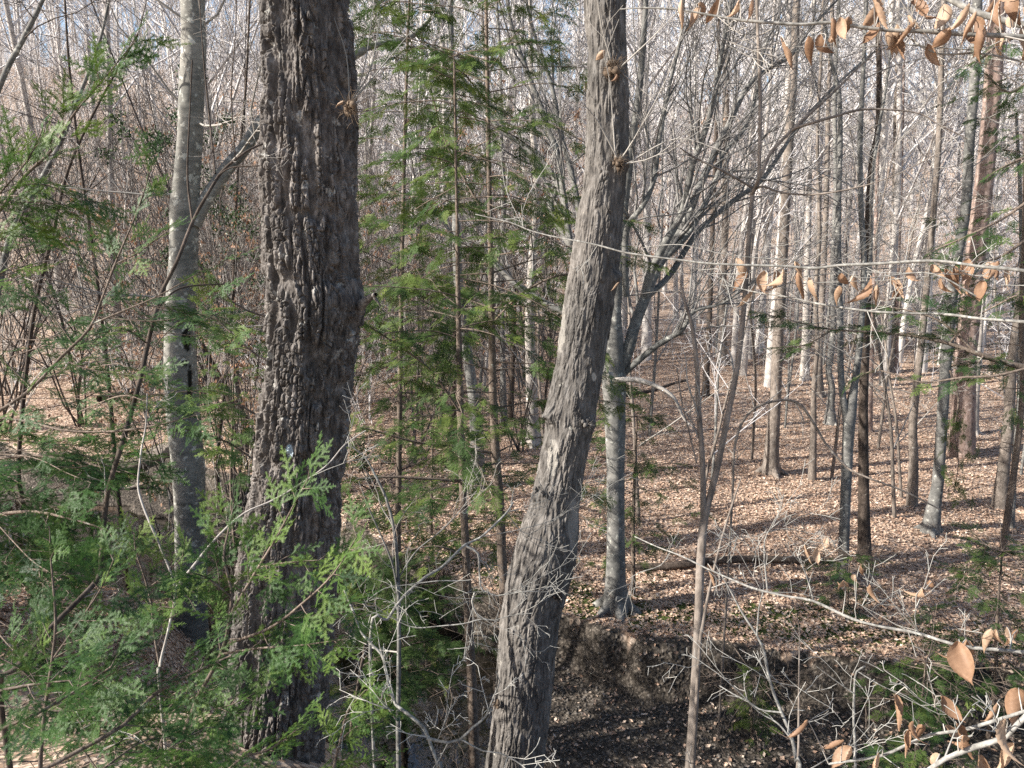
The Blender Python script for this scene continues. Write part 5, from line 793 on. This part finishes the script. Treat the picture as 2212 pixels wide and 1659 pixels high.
# ------------------------------------------------------------------ thicket of many stemmed shrubs on the left, leafy beech saplings
def shrub_variant(seed, n, h, spread, mat, rmin=.004, r0=.022, leaves=0):
    random.seed(seed); out = []; tips = []
    for q in range(n):
        az = random.uniform(0, 6.28); el = random.uniform(*spread); grow(out, (random.gauss(0, .15), random.gauss(0, .15), -.1), (math.cos(az)*math.cos(el), math.sin(az)*math.cos(el), math.sin(el)), h*random.uniform(.6, 1.1), r0*random.uniform(.6, 1.2), 3, .4, .10, .035, (6, 5, 3), (20, 50), (.3, .6), rmin, tips, .2)
    g = MB(); add_tubes(g, out, 3); me = g.mesh('stem', M[mat]); lm = None
    if leaves:
        g = MB(); r = np.random.default_rng(seed); pick = [tips[i] for i in r.integers(0, len(tips), leaves)]; P = np.array([p for p, d in pick])+r.normal(0, .03, (leaves, 3)); a = r.normal(0, 1, (leaves, 3)); a[:, 2] = -np.abs(a[:, 2])-.8; a /= np.linalg.norm(a, axis=1, keepdims=True); b = np.cross(a, r.normal(0, 1, (leaves, 3))); b /= np.linalg.norm(b, axis=1, keepdims=True); L = (.06+.05*r.random(leaves))[:, None]; nrm_ = np.cross(a, b)
        v = np.stack([P, P+a*L*.5+b*L*.28+nrm_*L*.1, P+a*L, P+a*L*.5-b*L*.28+nrm_*L*.1], 1); k = np.arange(leaves)*4
        g.add(v.reshape(-1, 3), None, np.concatenate([np.stack([k, k+1, k+2], -1), np.stack([k, k+2, k+3], -1)]), np.repeat(np.clip(r.normal(.5, .25, leaves), 0, 1), 4)); lm = g.mesh('foliage', M['smallleaf'])
    return me, lm
def place(name, label, cat, meshes, loc, rz, s, group=None, tilt=0):
    t = thing(name, label, cat, loc, group); t.rotation_euler = (tilt, tilt*.5, rz); t.scale = (s, s, s)
    for pn, me in meshes:
        if me is None: continue
        o = bpy.data.objects.new(pn, me); COL.objects.link(o); o.parent = t
    return t
SV = [shrub_variant(201, 9, 8.5, (.85, 1.45), 'dark_twig', r0=.032), shrub_variant(202, 8, 6.0, (.7, 1.4), 'grey_twig'), shrub_variant(203, 7, 11, (1.05, 1.5), 'dark_twig', r0=.045), shrub_variant(204, 7, 5.0, (.6, 1.3), 'far_twig'), shrub_variant(205, 3, 6.5, (1.0, 1.5), 'grey_twig', leaves=900), shrub_variant(206, 6, 10, (1.0, 1.5), 'mid_twig', r0=.04), shrub_variant(207, 3, 11, (1.1, 1.5), 'dark_twig', r0=.045, leaves=1300)]
def where(x, y, z=2.0):      # landmarks a label can use
    u = float(proj(np.array([[x, y, z]]))[0][0])
    for lim, s in [(300, 'left of the forked beech'), (450, 'behind the forked beech'), (570, 'between forked beech and oak'), (770, 'behind the oak'), (950, 'just right of the oak'), (1130, 'behind the young hemlock stems'), (1290, 'behind the crooked tree'), (1500, 'behind the fanned beech limbs'), (1660, 'behind the forked sapling'), (1850, 'left of the shaggy black trunk'), (2030, 'right of the shaggy black trunk')]:
        if u < lim: return s
    return 'near the right edge'
def size(s, a=.95, b=1.05): return 'short ' if s < a else 'tall ' if s > b else ''
r = np.random.default_rng(5); n = 0
spots = []
for q in range(900):
    y = r.uniform(17.5, 40); x = -y*.72+r.random()*(y*.62); x = x if r.random() < .85 else r.uniform(-8, 2)
    if y < np.interp(x, FX, FY)+1 or any((x-a)**2+(y-b)**2 < 2.6 for a, b in spots): continue
    spots.append((x, y))
    if len(spots) >= 64: break
for i, (x, y) in enumerate(spots):
    k = [0, 1, 2, 3, 5, 0, 2, 4, 6][i % 9]; m = SV[k]; s = r.uniform(.75, 1.15)
    dd = ' at the creek' if y < 22 else ' on the lower slope' if y < 30 else ' far up the slope'
    kind = ['dark many stemmed bare shrub', 'grey bushy bare shrub', 'dark high arching bare shrub', 'pale tangled low shrub', 'brown leaved young beech', 'grey high arching bare shrub', 'high brown leaved beech sapling'][k]; lab = size(s, .85, 1.05)+kind+dd+', '+where(x, y)
    place('young_beech' if k in (4, 6) else 'bare_shrub', lab, 'tree' if k in (4, 6) else 'shrub', [('stem', m[0]), ('foliage', m[1])], (x, y, Hs(x, y)), r.uniform(0, 6.28), s, group='bare shrubs of the left thicket')
for i, (u, v, Y, s) in enumerate([(470, 880, 14.5, .95), (520, 760, 18, 1.1), (330, 800, 16, .9), (610, 700, 22, 1.2)]):
    p = at(u, v, Y); m = SV[4]; place('young_beech', ['young beech with brown leaves directly right of the forked beech', 'young beech with brown leaves seen above the fork of the left beech', 'young beech with brown leaves just left of the forked beech', 'young beech with brown leaves half hidden by the oak'][i], 'tree', [('stem', m[0]), ('foliage', m[1])], (p[0], Y, Hs(p[0], Y)), i*1.3, s)
# leafy laurels
def laurel(label, u, v, Y, n, rad, seed):
    r = np.random.default_rng(seed); random.seed(seed); c = at(u, v, Y); z0 = Hs(c[0], c[1]); base = np.array([c[0], c[1], z0]); out = []; tips = []
    for q in range(7): e = c+r.normal(0, rad*.5, 3)*[1, 1, .7]; grow(out, base, nrm(e-base), float(np.linalg.norm(e-base)), .02, 2, .4, .1, .03, (5, 5), (20, 50), (.25, .45), .004, tips, .55)
    pts = np.array([p for p, d in tips]); pts = pts[np.linalg.norm((pts-c)/[1, 1, .8], axis=1) < rad*1.6]
    if len(pts) < 5: pts = c+r.normal(0, rad*.6, (40, 3))
    P = pts[r.integers(0, len(pts), n)]+r.normal(0, .07, (n, 3)); a = r.normal(0, 1, (n, 3)); a /= np.linalg.norm(a, axis=1, keepdims=True); b = np.cross(a, r.normal(0, 1, (n, 3))); b /= np.linalg.norm(b, axis=1, keepdims=True); L = (.06+.04*r.random(n))[:, None]
    v_ = np.stack([P, P+a*L*.5+b*L*.2, P+a*L, P+a*L*.5-b*L*.2], 1); k = np.arange(n)*4; t = thing('laurel_shrub', label, 'shrub', base); obj_from('stem', M['dark_twig'], t, out, 4)
    g = MB(); g.add(v_.reshape(-1, 3), None, np.concatenate([np.stack([k, k+1, k+2], -1), np.stack([k, k+2, k+3], -1)]), np.repeat(r.random(n), 4)); g.build('foliage', M['laurel'], t, smooth=False)
laurel('tall laurel with dark glossy leaves left of the beech near its top', 320, 250, 15, 1500, .95, 1)
laurel('laurel with dark glossy leaves between the beech and the oak', 505, 530, 15, 1300, .9, 2)
laurel('low laurel of dark leaves on the floor behind the young hemlock stems', 800, 975, 16, 900, .8, 3)
laurel('dark leaved laurel beside the fork of the left beech', 455, 420, 16, 500, .6, 4)
# bare saplings standing in the middle distance, thin twigs everywhere
def sap_variant(seed, h, r0, mat, lv=3, kids=(9, 4, 3), rmin=.0045, tmin=.15, ratio=(.22, .42)):
    random.seed(seed); out = []; grow(out, (0, 0, -.1), (0, 0, 1), h, r0, lv, .6, .035, .02, kids, (30, 65), ratio, rmin, None, tmin, .5); tr = out[0]; g = MB(); P, R = smooth_line(tr[0], tr[1], .3); add_tubes(g, [(list(P), list(R))], 8); me = g.mesh('trunk', M[mat[0]]); g = MB(); add_tubes(g, out[1:], 3); return me, g.mesh('crown', M[mat[1]])
SAP = [sap_variant(301, 7, .035, ('brown', 'grey_twig')), sap_variant(302, 9, .045, ('limb', 'grey_twig')), sap_variant(303, 6, .028, ('brown', 'far_twig')), sap_variant(304, 8, .04, ('limb', 'far_twig'))]
r = np.random.default_rng(11); cnt = 0; used = []
while cnt < 46:
    y = r.uniform(12.5, 40); x = r.uniform(-.62, .72)*y
    if y < np.interp(x, FX, FY)+1.2 or any((x-a)**2+(y-b)**2 < 2.2 for a, b in used): continue
    if y < 22 and x < 0: continue
    used.append((x, y)); k = cnt % 4; s = r.uniform(.8, 1.3)
    dd = ' on the near floor' if y < 20 else ' halfway back' if y < 30 else ' far back'
    lab = size(s, .95, 1.15)+['brownish bare sapling', 'grey bare sapling', 'light brown small sapling', 'pale slender sapling'][k]+dd+', '+where(x, y)
    place('bare_sapling', lab, 'sapling', [('trunk', SAP[k][0]), ('crown', SAP[k][1])], (x, y, Hs(x, y)), r.uniform(0, 6.28), s, group='bare saplings of the understorey', tilt=r.normal(0, .05)); cnt += 1
# ------------------------------------------------------------------ forest on the floor's far end and on the hill
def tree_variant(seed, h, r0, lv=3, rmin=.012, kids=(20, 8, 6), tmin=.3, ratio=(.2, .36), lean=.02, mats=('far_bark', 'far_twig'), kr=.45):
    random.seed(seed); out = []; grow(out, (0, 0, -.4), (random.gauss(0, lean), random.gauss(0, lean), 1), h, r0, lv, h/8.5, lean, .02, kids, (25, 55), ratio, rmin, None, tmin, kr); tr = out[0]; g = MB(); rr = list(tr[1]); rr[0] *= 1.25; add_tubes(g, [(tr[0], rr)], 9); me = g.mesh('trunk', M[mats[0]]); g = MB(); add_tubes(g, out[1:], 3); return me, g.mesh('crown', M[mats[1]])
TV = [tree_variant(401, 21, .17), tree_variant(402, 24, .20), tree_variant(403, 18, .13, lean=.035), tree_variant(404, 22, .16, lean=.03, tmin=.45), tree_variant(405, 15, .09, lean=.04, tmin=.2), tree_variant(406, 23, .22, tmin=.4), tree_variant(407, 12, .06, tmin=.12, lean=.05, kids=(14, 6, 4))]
r = np.random.default_rng(21); used = []; cnt = 0
names = ['tan', 'light grey', 'slim pale', 'pinkish grey', 'thin straight', 'stout pale', 'very slender']
tries = 0
while cnt < 300 and tries < 9000:
    tries += 1
    near = cnt < 90
    y = r.uniform(27, 48) if near else 46+(r.random()**.75)*78; x = r.uniform(-.78, .80)*y if not near else (r.uniform(-.25, .78)*y if r.random() < .78 else r.uniform(-.75, -.2)*y)
    if any((x-a)**2+(y-b)**2 < (1.9 if near else 3.2) for a, b in used): continue
    used.append((x, y)); k = int(r.choice([0, 1, 2, 3, 4, 5, 6], p=[.14, .12, .18, .14, .18, .06, .18])); cnt += 1
    s = r.uniform(.8, 1.15); zone = (' past the floor' if y < 48 else ' low on the hill' if y < 70 else ' midway uphill' if y < 95 else ' high on the hill')
    lab = size(s, .9, 1.05)+names[k]+' forest tree'+zone+', '+where(x, y, 5)
    place('forest_tree', lab, 'tree', [('trunk', TV[k][0]), ('crown', TV[k][1])], (x, y, Hs(x, y)), r.uniform(0, 6.28), s, group='bare trees of the forest behind', tilt=r.normal(0, .03))
# far wood: one mass
def far_wood():
    vs = [tree_variant(501+i, 20, .16, lv=3, rmin=.02, kids=(13, 5, 3)) for i in range(3)]; g = MB(); r = np.random.default_rng(4)
    data = []
    for tr, cr in vs:
        dd = []
        for me in (tr, cr):
            v = np.empty(len(me.vertices)*3, np.float32); me.vertices.foreach_get('co', v); q = np.empty(len(me.loops), np.int32); me.loops.foreach_get('vertex_index', q); dd.append((v.reshape(-1, 3), q.reshape(-1, 4)))
        data.append(dd)
    for i in range(330):
        y = r.uniform(95, 175); x = r.uniform(-.85, .85)*y; z = Hs(x, y); a = r.uniform(0, 6.28); s = r.uniform(.7, 1.1); c, s_ = math.cos(a)*s, math.sin(a)*s; Rm = np.array([[c, s_, 0], [-s_, c, 0], [0, 0, s]])
        for v, q in data[i % 3]: g.add(v@Rm+[x, y, z], q)
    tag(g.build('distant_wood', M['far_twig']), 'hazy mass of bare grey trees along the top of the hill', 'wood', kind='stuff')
far_wood()
def low_brush():
    g = MB(); r = np.random.default_rng(14); n = 9000; y = 26+(r.random(n)**.9)*100; x = r.uniform(-.8, .8, n)*y; open_ = (x > 0) & (y < 48) & (r.random(n) < .8); keep = (y > np.interp(x, FX, FY)+1) & ~open_; x, y = x[keep], y[keep]; n = len(x); z = H(x, y); h = r.uniform(.5, 5.5, n)*np.where(y < 45, .45, 1); az = r.uniform(0, 6.28, n); ln = r.uniform(0, .5, n)
    p0 = np.stack([x, y, z], -1); p2 = p0+np.stack([np.cos(az)*h*ln, np.sin(az)*h*ln, h], -1); p1 = (p0+p2)/2+r.normal(0, .08, (n, 3)); rad = (.006+.00022*y)*r.uniform(.6, 1.3, n)
    pls = [([a, b, c], [q, q*.8, q*.4]) for a, b, c, q in zip(p0, p1, p2, rad)]
    m = 7; t = r.uniform(.25, 1, (n, m, 1)); s0 = p0[:, None]+(p2-p0)[:, None]*t; d = r.normal(0, 1, (n, m, 3)); d[:, :, 2] = np.abs(d[:, :, 2])*.7+.25; d /= np.linalg.norm(d, axis=2, keepdims=True); s1 = s0+d*(h[:, None, None]*r.uniform(.15, .45, (n, m, 1)))
    s0, s1 = s0.reshape(-1, 3), s1.reshape(-1, 3); rr = np.repeat(rad*.55, m); pls += [([a, b], [q, q*.5]) for a, b, q in zip(s0, s1, rr)]
    add_tubes(g, pls, 3)
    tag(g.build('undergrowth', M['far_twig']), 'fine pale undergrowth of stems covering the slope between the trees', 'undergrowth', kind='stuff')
low_brush()
bare_tree('dark leaning tree whose limbs cross the top left corner', [(-130, 900, 14), (-80, 420, 12), (0, 185, 11), (50, 85, 10), (92, 0, 8), (120, -80, 6)], M['limb'], Y=9, twig='dark_twig', seed=91, nlat=8, zlat=(3, 9), lat=1.6, top=14, lr=.014)
bare_tree('second dark leaning tree at the left edge, bent to the right', [(-60, 1000, 14), (10, 560, 13), (60, 440, 11), (120, 330, 10), (170, 210, 8), (215, 90, 6), (240, -20, 5)], M['limb'], Y=13, twig='dark_twig', seed=92, nlat=12, zlat=(3, 11), lat=2.0, top=14, lr=.014)

bare_tree('dark slender tree bending over the left thicket, close to the forked beech', [(250, 1020, 9), (238, 860, 8), (215, 650, 7), (195, 500, 7), (170, 330, 6), (150, 150, 5), (140, 0, 4)], M['dark'], Y=16, twig='dark_twig', seed=93, nlat=16, zlat=(3, 12), lat=2.2, top=14, lr=.02)
bare_tree('dark slender tree leaning right, seen between the forked beech and the oak', [(470, 1000, 8), (490, 800, 7), (505, 600, 7), (512, 400, 6), (530, 200, 5), (540, 0, 4)], M['dark'], Y=17, twig='dark_twig', seed=94, nlat=14, zlat=(3, 12), lat=2.0, top=14, lr=.018)
bare_tree('dark forked tree far left leaning to the right', [(40, 1000, 9), (70, 700, 8), (115, 500, 7), (150, 360, 6), (215, 220, 5), (300, 70, 4)], M['dark'], Y=18, twig='dark_twig', seed=97, nlat=14, zlat=(3, 12), lat=2.4, top=14, lr=.02)
